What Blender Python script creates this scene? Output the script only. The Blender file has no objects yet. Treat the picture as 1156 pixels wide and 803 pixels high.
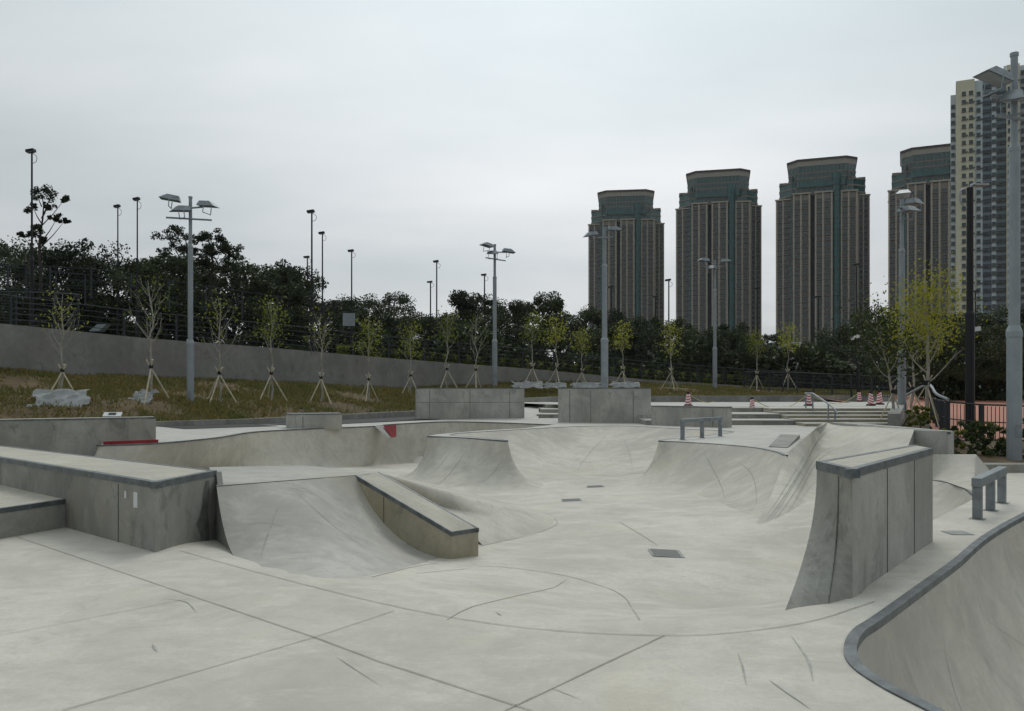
import bpy, bmesh, math, random
from mathutils import Vector, Matrix
from mathutils.geometry import delaunay_2d_cdt
R = math.radians
random.seed(7)
sc = bpy.context.scene
col = sc.collection

# ------------------------------------------------------------------ camera, sky, sun, exposure
EYE, FPX, CX, HY = 1.65, 950.0, 578.0, 438.0
cd = bpy.data.cameras.new('camera'); cam = bpy.data.objects.new('camera', cd); col.objects.link(cam)
cam.location = (0, 0, EYE); cam.rotation_euler = (R(90), 0, 0)
cd.sensor_width = 36.0; cd.lens = 36.0 * FPX / 1156.0; cd.shift_y = 36.5 / 1156.0
cd.clip_start = 0.05; cd.clip_end = 6000
sc.camera = cam

SUN_EL, SUN_AZ = 50.0, 12.0          # the sun stands behind the cloud ahead of the camera, a little to the right
w = bpy.data.worlds.new('World'); sc.world = w; w.use_nodes = True
nt = w.node_tree; N = nt.nodes; L = nt.links
for n in list(N): N.remove(n)
out = N.new('ShaderNodeOutputWorld'); bg = N.new('ShaderNodeBackground'); bg.inputs[1].default_value = 0.1
sky = N.new('ShaderNodeTexSky'); sky.sky_type = 'NISHITA'; sky.sun_disc = False
sky.sun_elevation = R(SUN_EL); sky.sun_rotation = R(SUN_AZ); sky.air_density = 1.0; sky.dust_density = 2.0
tc = N.new('ShaderNodeTexCoord'); sep = N.new('ShaderNodeSeparateXYZ'); L.new(tc.outputs['Generated'], sep.inputs[0])
def math_node(N, L, op, a, b=None, c=None, clamp=False):
    m = N.new('ShaderNodeMath'); m.operation = op; m.use_clamp = clamp
    for i, v in enumerate((a, b, c)):
        if v is None: continue
        if isinstance(v, (int, float)): m.inputs[i].default_value = v
        else: L.new(v, m.inputs[i])
    return m.outputs[0]
M_ = lambda *a, **k: math_node(N, L, *a, **k)
# cloud layer: direction projected on a high plane, brighter towards the zenith as under real overcast
zc = M_('MAXIMUM', sep.outputs[2], 0.0)
den = M_('ADD', zc, 0.16)
cx = M_('DIVIDE', sep.outputs[0], den); cy = M_('DIVIDE', sep.outputs[1], den)
cmb = N.new('ShaderNodeCombineXYZ'); L.new(cx, cmb.inputs[0]); L.new(cy, cmb.inputs[1])
mp = N.new('ShaderNodeMapping'); mp.inputs['Scale'].default_value = (0.55, 1.0, 1.0); mp.inputs['Location'].default_value = (2.3, 1.1, 0)
mp.inputs['Rotation'].default_value = (0, 0, R(20)); L.new(cmb.outputs[0], mp.inputs[0])
ns = N.new('ShaderNodeTexNoise'); ns.inputs['Scale'].default_value = 0.9; ns.inputs['Detail'].default_value = 5; ns.inputs['Roughness'].default_value = 0.5
L.new(mp.outputs[0], ns.inputs['Vector'])
ns2 = N.new('ShaderNodeTexNoise'); ns2.inputs['Scale'].default_value = 0.33; ns2.inputs['Detail'].default_value = 3
L.new(mp.outputs[0], ns2.inputs['Vector'])
cl = M_('ADD', M_('MULTIPLY', M_('SUBTRACT', ns.outputs[0], 0.5), 0.95), M_('MULTIPLY', M_('SUBTRACT', ns2.outputs[0], 0.5), 0.6))
# glow of the sun through the cloud
sd = Vector((math.sin(R(5)) * math.cos(R(22)), math.cos(R(5)) * math.cos(R(22)), math.sin(R(22))))
dp = N.new('ShaderNodeVectorMath'); dp.operation = 'DOT_PRODUCT'; L.new(tc.outputs['Generated'], dp.inputs[0]); dp.inputs[1].default_value = sd
gl = M_('MULTIPLY', M_('POWER', M_('MAXIMUM', dp.outputs['Value'], 0.0), 11.0), 0.36)
lum = M_('ADD', M_('ADD', M_('MULTIPLY', zc, 0.42), 0.97), M_('ADD', cl, gl))
lum = M_('ADD', lum, M_('MULTIPLY', M_('POWER', zc, 2.0), 0.35))
lum = M_('MULTIPLY', lum, M_('ADD', M_('MULTIPLY', sep.outputs[1], 0.20), 0.82))   # brighter on the side of the hidden sun
cool = N.new('ShaderNodeMix'); cool.data_type = 'RGBA'
L.new(M_('MULTIPLY', M_('ADD', zc, M_('MULTIPLY', cl, -1.2)), 2.4, clamp=True), cool.inputs['Factor'])
cool.inputs['A'].default_value = (5.75, 5.85, 5.95, 1); cool.inputs['B'].default_value = (5.15, 5.75, 5.95, 1)
vm = N.new('ShaderNodeVectorMath'); vm.operation = 'SCALE'; L.new(cool.outputs['Result'], vm.inputs[0]); L.new(lum, vm.inputs['Scale'])
mx = N.new('ShaderNodeMix'); mx.data_type = 'RGBA'; mx.inputs['Factor'].default_value = 0.95
L.new(sky.outputs[0], mx.inputs['A']); L.new(vm.outputs[0], mx.inputs['B'])
L.new(mx.outputs['Result'], bg.inputs[0]); L.new(bg.outputs[0], out.inputs[0])

sl = bpy.data.lights.new('sun', 'SUN'); sl.energy = 0.9; sl.angle = R(25); sl.color = (1.0, 0.97, 0.91)
so = bpy.data.objects.new('sun', sl); col.objects.link(so); so.location = (0, 0, 60)
sv = Vector((math.sin(R(SUN_AZ)) * math.cos(R(SUN_EL)), math.cos(R(SUN_AZ)) * math.cos(R(SUN_EL)), math.sin(R(SUN_EL))))
so.rotation_euler = sv.to_track_quat('Z', 'Y').to_euler()
vs = sc.view_settings; vs.view_transform = 'Standard'; vs.look = 'None'; vs.gamma = 1.0; vs.use_curve_mapping = False
vs.exposure = 0.0
sc.cycles.max_bounces = 6; sc.cycles.transparent_max_bounces = 8

# ------------------------------------------------------------------ placing helpers
def P(px, py, z):                 # ground point seen at a pixel, at height z
    d = (EYE - z) * FPX / (py - HY)
    return Vector(((px - CX) / FPX * d, d, z))
def Q(px, d, py):                 # point at distance d
    return Vector(((px - CX) / FPX * d, d, EYE - (py - HY) * d / FPX))
def X(px, d): return (px - CX) / FPX * d

def inpoly(x, y, poly):
    c = False; n = len(poly); j = n - 1
    for i in range(n):
        xi, yi = poly[i][0], poly[i][1]; xj, yj = poly[j][0], poly[j][1]
        if (yi > y) != (yj > y) and x < (xj - xi) * (y - yi) / (yj - yi) + xi: c = not c
        j = i
    return c
def segdist(x, y, a, b):
    dx, dy = b[0] - a[0], b[1] - a[1]
    t = ((x - a[0]) * dx + (y - a[1]) * dy) / (dx * dx + dy * dy); t = max(0, min(1, t))
    return math.hypot(x - a[0] - t * dx, y - a[1] - t * dy)
def catmull(pts, n=6):
    pts = [Vector(p) for p in pts]; o = []
    for i in range(len(pts) - 1):
        p0 = pts[i - 1] if i else pts[0] * 2 - pts[1]; p1 = pts[i]; p2 = pts[i + 1]
        p3 = pts[i + 2] if i + 2 < len(pts) else pts[-1] * 2 - pts[-2]
        for k in range(n):
            t = k / n
            o.append(0.5 * ((2 * p1) + (p2 - p0) * t + (2 * p0 - 5 * p1 + 4 * p2 - p3) * t * t + (3 * p1 - p0 - 3 * p2 + p3) * t ** 3))
    o.append(pts[-1].copy()); return o

joint_core = catmull([P(x, y, 0) for x, y in [(203, 622), (304, 650), (458, 687.6), (600, 710), (750, 718), (845, 713), (917, 701.5), (965, 687), (993, 677.6)]], 5)
joint = [(-26, 26), (-12, 15.6), (-6.9, 11.6), (-3.9, 9.0)] + [(p.x, p.y) for p in joint_core] + [(2.84, 6.95), (4.36, 9.15), (5.5, 11.2), (7.3, 15), (14, 19), (30, 23)]
inside = joint + [(30, 60), (-26, 60)]
def F(x, y):
    if not inpoly(x, y, inside): return 0.0
    D = min(segdist(x, y, joint[i], joint[i + 1]) for i in range(len(joint) - 1))
    dc = min(segdist(x, y, joint_core[i], joint_core[i + 1]) for i in range(len(joint_core) - 1))
    dip = 0.40 * math.exp(-(segdist(x, y, (2.55, 8.3), (4.0, 10.3)) / 1.25) ** 2) * min(1.0, dc / 1.5)
    return base_F(D) - dip
def base_F(D):
    # rounded roll-in, then a gently falling floor
    if D < 0.5: return -0.16 * D * D
    if D < 2.6: return -0.04 - 0.16 * (D - 0.5)
    return max(-1.2, -0.376 - 0.045 * (D - 2.6))
def UF(px, py, dmax=45.0):        # point of the bowl floor seen at a pixel
    d = 4.5
    while d < dmax:
        z = EYE - (py - HY) * d / FPX; x = X(px, d)
        if z <= F(x, d): return Vector((x, d, F(x, d)))
        d += 0.04
    return Vector((X(px, d), d, -1.0))

# ------------------------------------------------------------------ materials
def mat(name, col_, rough=0.8, metal=0.0, spec=0.3, var=0.0, vscale=3.0, bump=0.0, bscale=40.0):
    m = bpy.data.materials.new(name); m.use_nodes = True
    n = m.node_tree.nodes; l = m.node_tree.links; b = n['Principled BSDF']
    b.inputs['Base Color'].default_value = (*col_, 1); b.inputs['Roughness'].default_value = rough
    b.inputs['Metallic'].default_value = metal; b.inputs['Specular IOR Level'].default_value = spec
    t = n.new('ShaderNodeTexCoord')
    if var:
        no = n.new('ShaderNodeTexNoise'); no.inputs['Scale'].default_value = vscale; no.inputs['Detail'].default_value = 6; no.inputs['Roughness'].default_value = 0.62
        l.new(t.outputs['Object'], no.inputs['Vector'])
        r = n.new('ShaderNodeValToRGB'); r.color_ramp.elements[0].position = 0.3; r.color_ramp.elements[1].position = 0.72
        r.color_ramp.elements[0].color = (*[c * (1 - var) for c in col_], 1); r.color_ramp.elements[1].color = (*[min(1, c * (1 + var)) for c in col_], 1)
        l.new(no.outputs[0], r.inputs[0]); l.new(r.outputs[0], b.inputs['Base Color'])
    if bump:
        no = n.new('ShaderNodeTexNoise'); no.inputs['Scale'].default_value = bscale; no.inputs['Detail'].default_value = 4
        l.new(t.outputs['Object'], no.inputs['Vector'])
        bp = n.new('ShaderNodeBump'); bp.inputs['Strength'].default_value = bump; bp.inputs['Distance'].default_value = 0.02
        l.new(no.outputs[0], bp.inputs['Height']); l.new(bp.outputs[0], b.inputs['Normal'])
    return m

def concrete(name, base, tint=(0.46, 0.43, 0.33), dark=0.55, vertical=False, blotch=0.5, stain=0.35, streak=0.3, seed=0.0, patch=0.25):
    """poured concrete: cloudy trowel mottling, yellowish curing stains, dark wheel scuffs, pores"""
    m = bpy.data.materials.new(name); m.use_nodes = True
    n = m.node_tree.nodes; l = m.node_tree.links; b = n['Principled BSDF']
    b.inputs['Roughness'].default_value = 0.72; b.inputs['Specular IOR Level'].default_value = 0.25
    base = tuple(c * k for c, k in zip(base, (1.08, 1.035, 1.0))); tint = tuple(c * k for c, k in zip(tint, (1.06, 1.02, 1.0)))
    t = n.new('ShaderNodeTexCoord')
    def noise(scale, detail, rough, sx=1, sy=1, sz=1, rz=0.0, dist=0.0):
        mp = n.new('ShaderNodeMapping'); mp.inputs['Scale'].default_value = (sx, sy, sz); mp.inputs['Location'].default_value = (seed, seed * 1.7, seed * .6)
        mp.inputs['Rotation'].default_value = (0, 0, rz)
        l.new(t.outputs['Object'], mp.inputs[0])
        no = n.new('ShaderNodeTexNoise'); no.inputs['Scale'].default_value = scale; no.inputs['Detail'].default_value = detail
        no.inputs['Roughness'].default_value = rough; no.inputs['Distortion'].default_value = dist
        l.new(mp.outputs[0], no.inputs['Vector']); return no.outputs[0]
    def ramp(v, a, c, ca=(0, 0, 0), cc=(1, 1, 1)):
        r = n.new('ShaderNodeValToRGB'); r.color_ramp.interpolation = 'EASE'; r.color_ramp.elements[0].position = a; r.color_ramp.elements[1].position = c
        r.color_ramp.elements[0].color = (*ca, 1); r.color_ramp.elements[1].color = (*cc, 1); l.new(v, r.inputs[0]); return r.outputs[0]
    def mix(f, a, bb, mode='MIX', fac=1.0):
        x = n.new('ShaderNodeMix'); x.data_type = 'RGBA'; x.blend_type = mode
        if f is None: x.inputs['Factor'].default_value = fac
        else:
            k = n.new('ShaderNodeMath'); k.operation = 'MULTIPLY'; l.new(f, k.inputs[0]); k.inputs[1].default_value = fac; l.new(k.outputs[0], x.inputs['Factor'])
        for s, v in (('A', a), ('B', bb)):
            if isinstance(v, tuple): x.inputs[s].default_value = (*v, 1)
            else: l.new(v, x.inputs[s])
        return x.outputs['Result']
    if vertical: big = noise(0.8, 7, 0.62, 1, 1, 0.55)
    else: big = noise(0.42, 8, 0.64, 1, 1, 1, 0.4, 0.4)
    lo = tuple(c * (1 - 0.42 * blotch) for c in base); hi = tuple(min(1, c * (1 + 0.3 * blotch)) for c in base)
    c = ramp(big, 0.32, 0.68, lo, hi)
    mid = noise(3.2, 8, 0.7, 1, 1, 1, 0, 0.7)
    c = mix(ramp(mid, 0.40, 0.72), c, tuple(v * 0.70 for v in base), fac=0.45 + patch)
    pale = noise(1.1, 9, 0.72, 1, 1.6, 1, 0.3, 0.5)
    c = mix(ramp(pale, 0.48, 0.66), c, tuple(min(1, v * 1.22) for v in base), fac=0.55)
    st = noise(0.62, 6, 0.68, 1, 1, 1 if not vertical else 0.5, 1.1, 0.3)
    c = mix(ramp(st, 0.5, 0.72), c, tint, fac=stain)
    if vertical: sk = noise(1.5, 8, 0.75, 1.4, 1.4, 0.45, 0, 0.8)
    else: sk = noise(0.9, 9, 0.75, 0.9, 3.2, 1.2, 0.75, 0.5)
    c = mix(ramp(sk, 0.53, 0.70), c, tuple(v * dark for v in base), fac=streak)
    if vertical:
        sm = noise(2.6, 7, 0.7, 1, 1, 0.6)
        c = mix(ramp(sm, 0.58, 0.66), c, tuple(v * .45 for v in base), fac=0.6)
    fine = noise(26, 8, 0.75)
    c = mix(ramp(fine, 0.3, 0.75), c, tuple(v * 0.68 for v in base), fac=0.38)
    grain = noise(95, 4, 0.8)
    c = mix(ramp(grain, 0.42, 0.68), c, tuple(v * 0.62 for v in base), fac=0.30)
    vo = n.new('ShaderNodeTexVoronoi'); vo.inputs['Scale'].default_value = 5.5; l.new(t.outputs['Object'], vo.inputs['Vector'])
    hole = ramp(vo.outputs['Distance'], 0.02, 0.055, (1, 1, 1), (0, 0, 0))
    c = mix(hole, c, tuple(v * 0.35 for v in base), fac=0.7 if vertical else 0.35)
    l.new(c, b.inputs['Base Color'])
    bp = n.new('ShaderNodeBump'); bp.inputs['Strength'].default_value = 0.22; bp.inputs['Distance'].default_value = 0.01
    l.new(mid, bp.inputs['Height'])
    bp2 = n.new('ShaderNodeBump'); bp2.inputs['Strength'].default_value = 0.25; bp2.inputs['Distance'].default_value = 0.004
    l.new(fine, bp2.inputs['Height']); l.new(bp.outputs[0], bp2.inputs['Normal']); l.new(bp2.outputs[0], b.inputs['Normal'])
    return m

def leafmat(name, c1, c2, trans=0.25):
    m = bpy.data.materials.new(name); m.use_nodes = True
    n = m.node_tree.nodes; l = m.node_tree.links; b = n['Principled BSDF']; o = n['Material Output']
    t = n.new('ShaderNodeTexCoord'); no = n.new('ShaderNodeTexNoise'); no.inputs['Scale'].default_value = 0.9; no.inputs['Detail'].default_value = 5; no.inputs['Roughness'].default_value = 0.8
    l.new(t.outputs['Object'], no.inputs['Vector'])
    oi = n.new('ShaderNodeObjectInfo'); a = n.new('ShaderNodeMath'); a.operation = 'MULTIPLY_ADD'
    l.new(oi.outputs['Random'], a.inputs[0]); a.inputs[1].default_value = 0.35; 
    s = n.new('ShaderNodeMath'); s.operation = 'SUBTRACT'; l.new(no.outputs[0], s.inputs[0]); s.inputs[1].default_value = 0.17
    l.new(s.outputs[0], a.inputs[2])
    r = n.new('ShaderNodeValToRGB'); r.color_ramp.elements[0].position = 0.3; r.color_ramp.elements[1].position = 0.7
    r.color_ramp.elements[0].color = (*c1, 1); r.color_ramp.elements[1].color = (*c2, 1); l.new(a.outputs[0], r.inputs[0])
    l.new(r.outputs[0], b.inputs['Base Color']); b.inputs['Roughness'].default_value = 0.55; b.inputs['Specular IOR Level'].default_value = 0.2
    tr = n.new('ShaderNodeBsdfTranslucent'); l.new(r.outputs[0], tr.inputs[0])
    mxs = n.new('ShaderNodeMixShader'); mxs.inputs[0].default_value = trans
    l.new(b.outputs[0], mxs.inputs[1]); l.new(tr.outputs[0], mxs.inputs[2]); l.new(mxs.outputs[0], o.inputs[0])
    return m

CB = (0.55, 0.545, 0.495)
m_floor = concrete('concrete_floor', CB, (0.57, 0.52, 0.39), 0.72, blotch=0.5, stain=0.42, streak=0.4, patch=.12)
m_bowl = concrete('concrete_bowl', (0.51, 0.505, 0.455), (0.55, 0.50, 0.37), 0.6, blotch=0.6, stain=0.45, streak=0.6, patch=.15, seed=4.2)
m_ramp = concrete('concrete_ramp', (0.43, 0.435, 0.405), (0.47, 0.44, 0.34), 0.6, blotch=0.7, stain=0.4, streak=0.75, seed=9.1)
m_deck = concrete('concrete_deck', (0.48, 0.485, 0.46), (0.50, 0.47, 0.37), 0.78, blotch=0.35, stain=0.2, streak=0.2, seed=2.2)
m_wall = concrete('concrete_block', (0.29, 0.298, 0.28), (0.35, 0.325, 0.24), 0.4, True, blotch=0.95, stain=0.55, streak=0.75, seed=1.3)  # base colour lowered so upright faces look shaded against their tops
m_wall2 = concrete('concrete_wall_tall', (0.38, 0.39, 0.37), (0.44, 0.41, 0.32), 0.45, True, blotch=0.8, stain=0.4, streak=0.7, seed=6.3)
m_yel = concrete('concrete_yellowed', (0.36, 0.34, 0.265), (0.45, 0.375, 0.20), 0.45, True, blotch=0.8, stain=0.6, streak=0.5, seed=3.3)
m_ret = concrete('concrete_retaining', (0.235, 0.24, 0.235), (0.25, 0.145, 0.12), 0.6, True, blotch=0.5, stain=0.25, streak=0.5, seed=8.3)
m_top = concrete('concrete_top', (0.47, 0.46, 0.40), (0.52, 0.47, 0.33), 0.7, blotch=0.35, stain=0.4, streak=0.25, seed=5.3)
m_steel = mat('galvanised_edge', (0.125, 0.14, 0.147), 0.42, 0.35, 0.4, 0.45, 6, 0.3, 60)
m_galv = mat('galvanised_pole', (0.27, 0.30, 0.32), 0.5, 0.3, 0.4, 0.14, 2.0)
m_rail = mat('worn_steel', (0.22, 0.245, 0.26), 0.45, 0.4, 0.4, 0.3, 5)
m_joint = mat('joint_sealant', (0.37, 0.35, 0.295), 0.9, var=0.4, vscale=3)
m_slot = mat('grate_slot', (0.12, 0.125, 0.12), 0.8)
m_stain = mat('damp_stain', (0.155, 0.155, 0.142), 0.7, var=.5, vscale=6)
m_scuff2 = mat('faint_wheel_mark', (0.36, 0.36, 0.325), 0.9, var=.35, vscale=5)
m_fj = mat('form_joint_line', (0.13, 0.13, 0.115), 0.9, var=.4)
m_scuff = mat('wheel_scuff', (0.40, 0.395, 0.36), 0.9, var=0.3, vscale=4)
m_red = mat('red_paint', (0.24, 0.022, 0.028), 0.6, var=0.25, vscale=5)
m_black = mat('black_paint', (0.012, 0.012, 0.014), 0.5, 0.0, 0.3)
m_blackfence = mat('dark_fence_paint', (0.035, 0.04, 0.045), 0.55)
m_blackrubber = mat('black_rubber', (0.015, 0.015, 0.015), 0.8)
m_white = mat('white_paper', (0.62, 0.64, 0.62), 0.7, var=0.1)
m_lens = mat('lamp_glass', (0.30, 0.32, 0.33), 0.15, 0.0, 0.6)
m_grate = mat('drain_grate', (0.25, 0.26, 0.25), 0.6, 0.5, var=0.3, vscale=20)
m_brick = mat('red_paving', (0.42, 0.19, 0.13), 0.85, var=0.12, vscale=8)
m_asph = mat('asphalt_and_gutter_shade', (0.028, 0.028, 0.027), 0.7, var=0.3)  # near-black: channel shadow put into the gutter's colour; also paves the walkway
m_soil = mat('bare_soil', (0.105, 0.075, 0.04), 0.95, var=0.45, vscale=1.2, bump=0.8, bscale=6)
m_land = mat('dark_land', (0.03, 0.04, 0.02), 0.95, var=0.3, vscale=0.1)
m_grass = leafmat('dry_grass', (0.055, 0.110, 0.024), (0.24, 0.18, 0.065), 0.2)
m_bark = mat('grey_bark', (0.31, 0.29, 0.245), 0.9, var=0.3, vscale=8)
m_barkd = mat('dark_bark', (0.05, 0.042, 0.035), 0.9, var=0.3, vscale=6)
m_stake = mat('bamboo_stake', (0.50, 0.45, 0.34), 0.8, var=0.25, vscale=6)
m_dark = leafmat('dark_leaves', (0.014, 0.022, 0.009), (0.062, 0.080, 0.031), 0.18)
m_dark2 = leafmat('olive_leaves', (0.018, 0.028, 0.008), (0.055, 0.075, 0.018), 0.2)
m_yleaf = leafmat('yellow_green_leaves', (0.08, 0.12, 0.015), (0.36, 0.36, 0.04), 0.35)
m_gold = leafmat('golden_leaves', (0.13, 0.17, 0.018), (0.42, 0.39, 0.045), 0.4)
m_hedge = leafmat('hedge_leaves', (0.05, 0.08, 0.012), (0.19, 0.20, 0.03), 0.3)
m_bush = leafmat('bush_leaves', (0.03, 0.05, 0.015), (0.09, 0.115, 0.03), 0.25)
m_sheet = mat('plastic_sheet', (0.31, 0.32, 0.315), 0.45, var=0.2, vscale=3, bump=0.4, bscale=8)
m_rope = mat('yellow_rope', (0.45, 0.36, 0.10), 0.8)

# ------------------------------------------------------------------ mesh builder
def tag(o, label=None, cat=None, group=None, kind=None):
    if label: o['label'] = label
    if cat: o['category'] = cat
    if group: o['group'] = group
    if kind: o['kind'] = kind
    return o
class MB:
    def __init__(s): s.v = []; s.f = []; s.m = []
    def add(s, vs_, fs, mi=0):
        b = len(s.v); s.v += [tuple(v) for v in vs_]; s.f += [tuple(i + b for i in f) for f in fs]; s.m += [mi] * len(fs)
    def prism(s, poly, z0, z1, mi=0):          # plan polygon, z0/z1 numbers or lists
        n = len(poly)
        za = z0 if isinstance(z0, (list, tuple)) else [z0] * n; zb = z1 if isinstance(z1, (list, tuple)) else [z1] * n
        a = sum(poly[i][0] * poly[(i + 1) % n][1] - poly[(i + 1) % n][0] * poly[i][1] for i in range(n))
        if a < 0: poly = poly[::-1]; za = list(za)[::-1]; zb = list(zb)[::-1]
        vs_ = [(p[0], p[1], z) for p, z in zip(poly, za)] + [(p[0], p[1], z) for p, z in zip(poly, zb)]
        s.add(vs_, [tuple(range(n - 1, -1, -1)), tuple(range(n, 2 * n))] + [(i, (i + 1) % n, n + (i + 1) % n, n + i) for i in range(n)], mi)
    def box(s, x0, x1, y0, y1, z0, z1, mi=0): s.prism([(x0, y0), (x1, y0), (x1, y1), (x0, y1)], z0, z1, mi)
    def obox(s, c, ax, ay, az, mi=0):           # oriented box, half vectors
        c = Vector(c); ax = Vector(ax); ay = Vector(ay); az = Vector(az)
        vs_ = [c + i * ax + j * ay + k * az for k in (-1, 1) for j in (-1, 1) for i in (-1, 1)]
        s.add(vs_, [(0, 2, 3, 1), (4, 5, 7, 6), (0, 1, 5, 4), (2, 6, 7, 3), (0, 4, 6, 2), (1, 3, 7, 5)], mi)
    def tube(s, pts, rad, n=8, mi=0, cap=True):
        pts = [Vector(p) for p in pts]; k = len(pts); rr = rad if isinstance(rad, (list, tuple)) else [rad] * k
        b = len(s.v); ref = None
        for i, p in enumerate(pts):
            t = (pts[min(i + 1, k - 1)] - pts[max(i - 1, 0)]).normalized()
            if ref is None: ref = Vector((1, 0, 0)) if abs(t.x) < 0.8 else Vector((0, 1, 0))
            u = (ref - t * ref.dot(t)).normalized(); v = t.cross(u); ref = u
            for a in range(n):
                an = 2 * math.pi * a / n; s.v.append(tuple(p + (u * math.cos(an) + v * math.sin(an)) * rr[i]))
        for i in range(k - 1):
            for a in range(n):
                s.f.append((b + i * n + a, b + i * n + (a + 1) % n, b + (i + 1) * n + (a + 1) % n, b + (i + 1) * n + a)); s.m.append(mi)
        if cap:
            s.f.append(tuple(b + a for a in range(n - 1, -1, -1))); s.f.append(tuple(b + (k - 1) * n + a for a in range(n))); s.m += [mi, mi]
    def lathe(s, prof, n=16, c=(0, 0), mi=0):
        b = len(s.v)
        for r, z in prof:
            for a in range(n): an = 2 * math.pi * a / n; s.v.append((c[0] + r * math.cos(an), c[1] + r * math.sin(an), z))
        for i in range(len(prof) - 1):
            for a in range(n): s.f.append((b + i * n + a, b + i * n + (a + 1) % n, b + (i + 1) * n + (a + 1) % n, b + (i + 1) * n + a)); s.m.append(mi)
        s.f.append(tuple(b + a for a in range(n - 1, -1, -1))); s.f.append(tuple(b + (len(prof) - 1) * n + a for a in range(n))); s.m += [mi, mi]
    def leaf(s, p, size, asp=0.6, nrm=None):
        n = Vector(nrm) if nrm else Vector((random.gauss(0, 1), random.gauss(0, 1), random.gauss(0, 1) + .3))
        n.normalize(); u = n.orthogonal().normalized(); u = Matrix.Rotation(random.uniform(0, 6.28), 3, n) @ u; v = n.cross(u)
        p = Vector(p); s.add([p - u * size, p - v * size * asp, p + u * size, p + v * size * asp], [(0, 1, 2, 3)])
    def build(s, name, mats, parent=None, smooth=False, bevel=0.0):
        me = bpy.data.meshes.new(name); me.from_pydata(s.v, [], s.f)
        if not isinstance(mats, (list, tuple)): mats = [mats]
        for m in mats: me.materials.append(m)
        if len(mats) > 1: me.polygons.foreach_set('material_index', s.m)
        if smooth: me.polygons.foreach_set('use_smooth', [True] * len(me.polygons))
        me.update(); o = bpy.data.objects.new(name, me); col.objects.link(o)
        if parent: o.parent = parent
        if bevel:
            b = o.modifiers.new('bevel', 'BEVEL'); b.width = bevel; b.segments = 2; b.limit_method = 'ANGLE'; b.angle_limit = R(40)
        return o
def empty(name, loc=(0, 0, 0), rz=0, label=None, cat=None, group=None, sc_=1.0):
    o = bpy.data.objects.new(name, None); col.objects.link(o); o.location = loc; o.rotation_euler = (0, 0, rz)
    o.empty_display_size = 0.3; o.scale = (sc_,) * 3 if isinstance(sc_, (int, float)) else sc_
    return tag(o, label, cat, group)
def copy_tree(o, parent=None):
    c = o.copy(); col.objects.link(c)
    if parent: c.parent = parent
    for ch in list(o.children): copy_tree(ch, c)
    return c
ORD = ['leftmost', 'second', 'third', 'fourth', 'fifth', 'sixth', 'seventh', 'eighth', 'ninth', 'tenth', 'eleventh', 'twelfth', 'thirteenth', 'fourteenth',
       'fifteenth', 'sixteenth', 'seventeenth', 'eighteenth', 'nineteenth', 'twentieth'] + [t + '-' + u for t in ('twenty', 'thirty', 'forty', 'fifty') for u in
       ('first', 'second', 'third', 'fourth', 'fifth', 'sixth', 'seventh', 'eighth', 'ninth')]
def ordl(i): return 'leftmost' if i == 0 else ORD[i] + ' from the left'

# ------------------------------------------------------------------ the ground and the bowls
DZ = 0.4      # level of the upper deck
PZ = 0.9      # plaza above the steps
BD = {}
# rim and floor edge of the right foreground bowl
rb_rim = catmull([P(x, y, 0) for x, y in [(1420, 404 + 110), (1290, 520), (1156, 583), (1075, 641), (1000, 696), (974, 714), (965, 733), (972, 752), (1005, 775), (1060, 803), (1150, 850)]] , 8)
rb_poly = [(p.x, p.y) for p in rb_rim] + [(9, 1.5), (26, 6)]
# small pit behind the tall block on the right
sp_rim = catmull([P(x, y, 0) for x, y in [(1020, 541), (1052, 542), (1082, 548), (1098, 558), (1098, 564)]], 5)
sp_poly = [(p.x, p.y) for p in sp_rim] + [tuple(P(1052, 588, 0))[:2], tuple(P(1020, 600, 0))[:2]]

def cdt_sheet(name, outer, holes, zf, step, material, extra=(), kind='structure', thick=None, zone=None):
    pts = []; edges = []
    def loop(l, closed=True):
        b = len(pts)
        for p in l: pts.append(Vector((p[0], p[1])))
        for i in range(len(l) - (0 if closed else 1)): edges.append((b + i, b + (i + 1) % len(l)))
    loop(outer)
    for h in holes: loop(h)
    for e in extra: loop(e, False)
    xs = [p[0] for p in outer]; ys = [p[1] for p in outer]
    y = min(ys) + step / 2
    while y < max(ys):
        st = step * (1 if y < 14 else 1.8); x = min(xs) + step / 2
        while x < max(xs):
            if inpoly(x, y, outer) and not any(inpoly(x, y, h) for h in holes): pts.append(Vector((x + random.uniform(-.02, .02), y)))
            x += st
        y += st
    r = delaunay_2d_cdt(pts, edges, [], 0, 1e-5)
    vs_ = r[0]; fs = []
    for f in r[2]:
        c = sum((vs_[i] for i in f), Vector((0, 0))) / len(f)
        if inpoly(c.x, c.y, outer) and not any(inpoly(c.x, c.y, h) for h in holes):
            a = (vs_[f[1]] - vs_[f[0]]).cross(vs_[f[2]] - vs_[f[0]])
            fs.append(tuple(f) if a > 0 else tuple(f)[::-1])
    mb = MB(); mb.add([(v.x, v.y, zf(v.x, v.y)) for v in vs_], fs)
    o = mb.build(name, material, smooth=True)
    return tag(o, kind=kind)

ground_outer = [(-26, 0.5), (26, 0.5), (26, 16.6), (6.9, 16.6), (6.9, 30), (-14, 30), (-26, 26)]
cdt_sheet('skatepark_ground', ground_outer, [rb_poly, sp_poly], F, 0.32, m_floor, extra=[joint[3:-1]])

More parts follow.
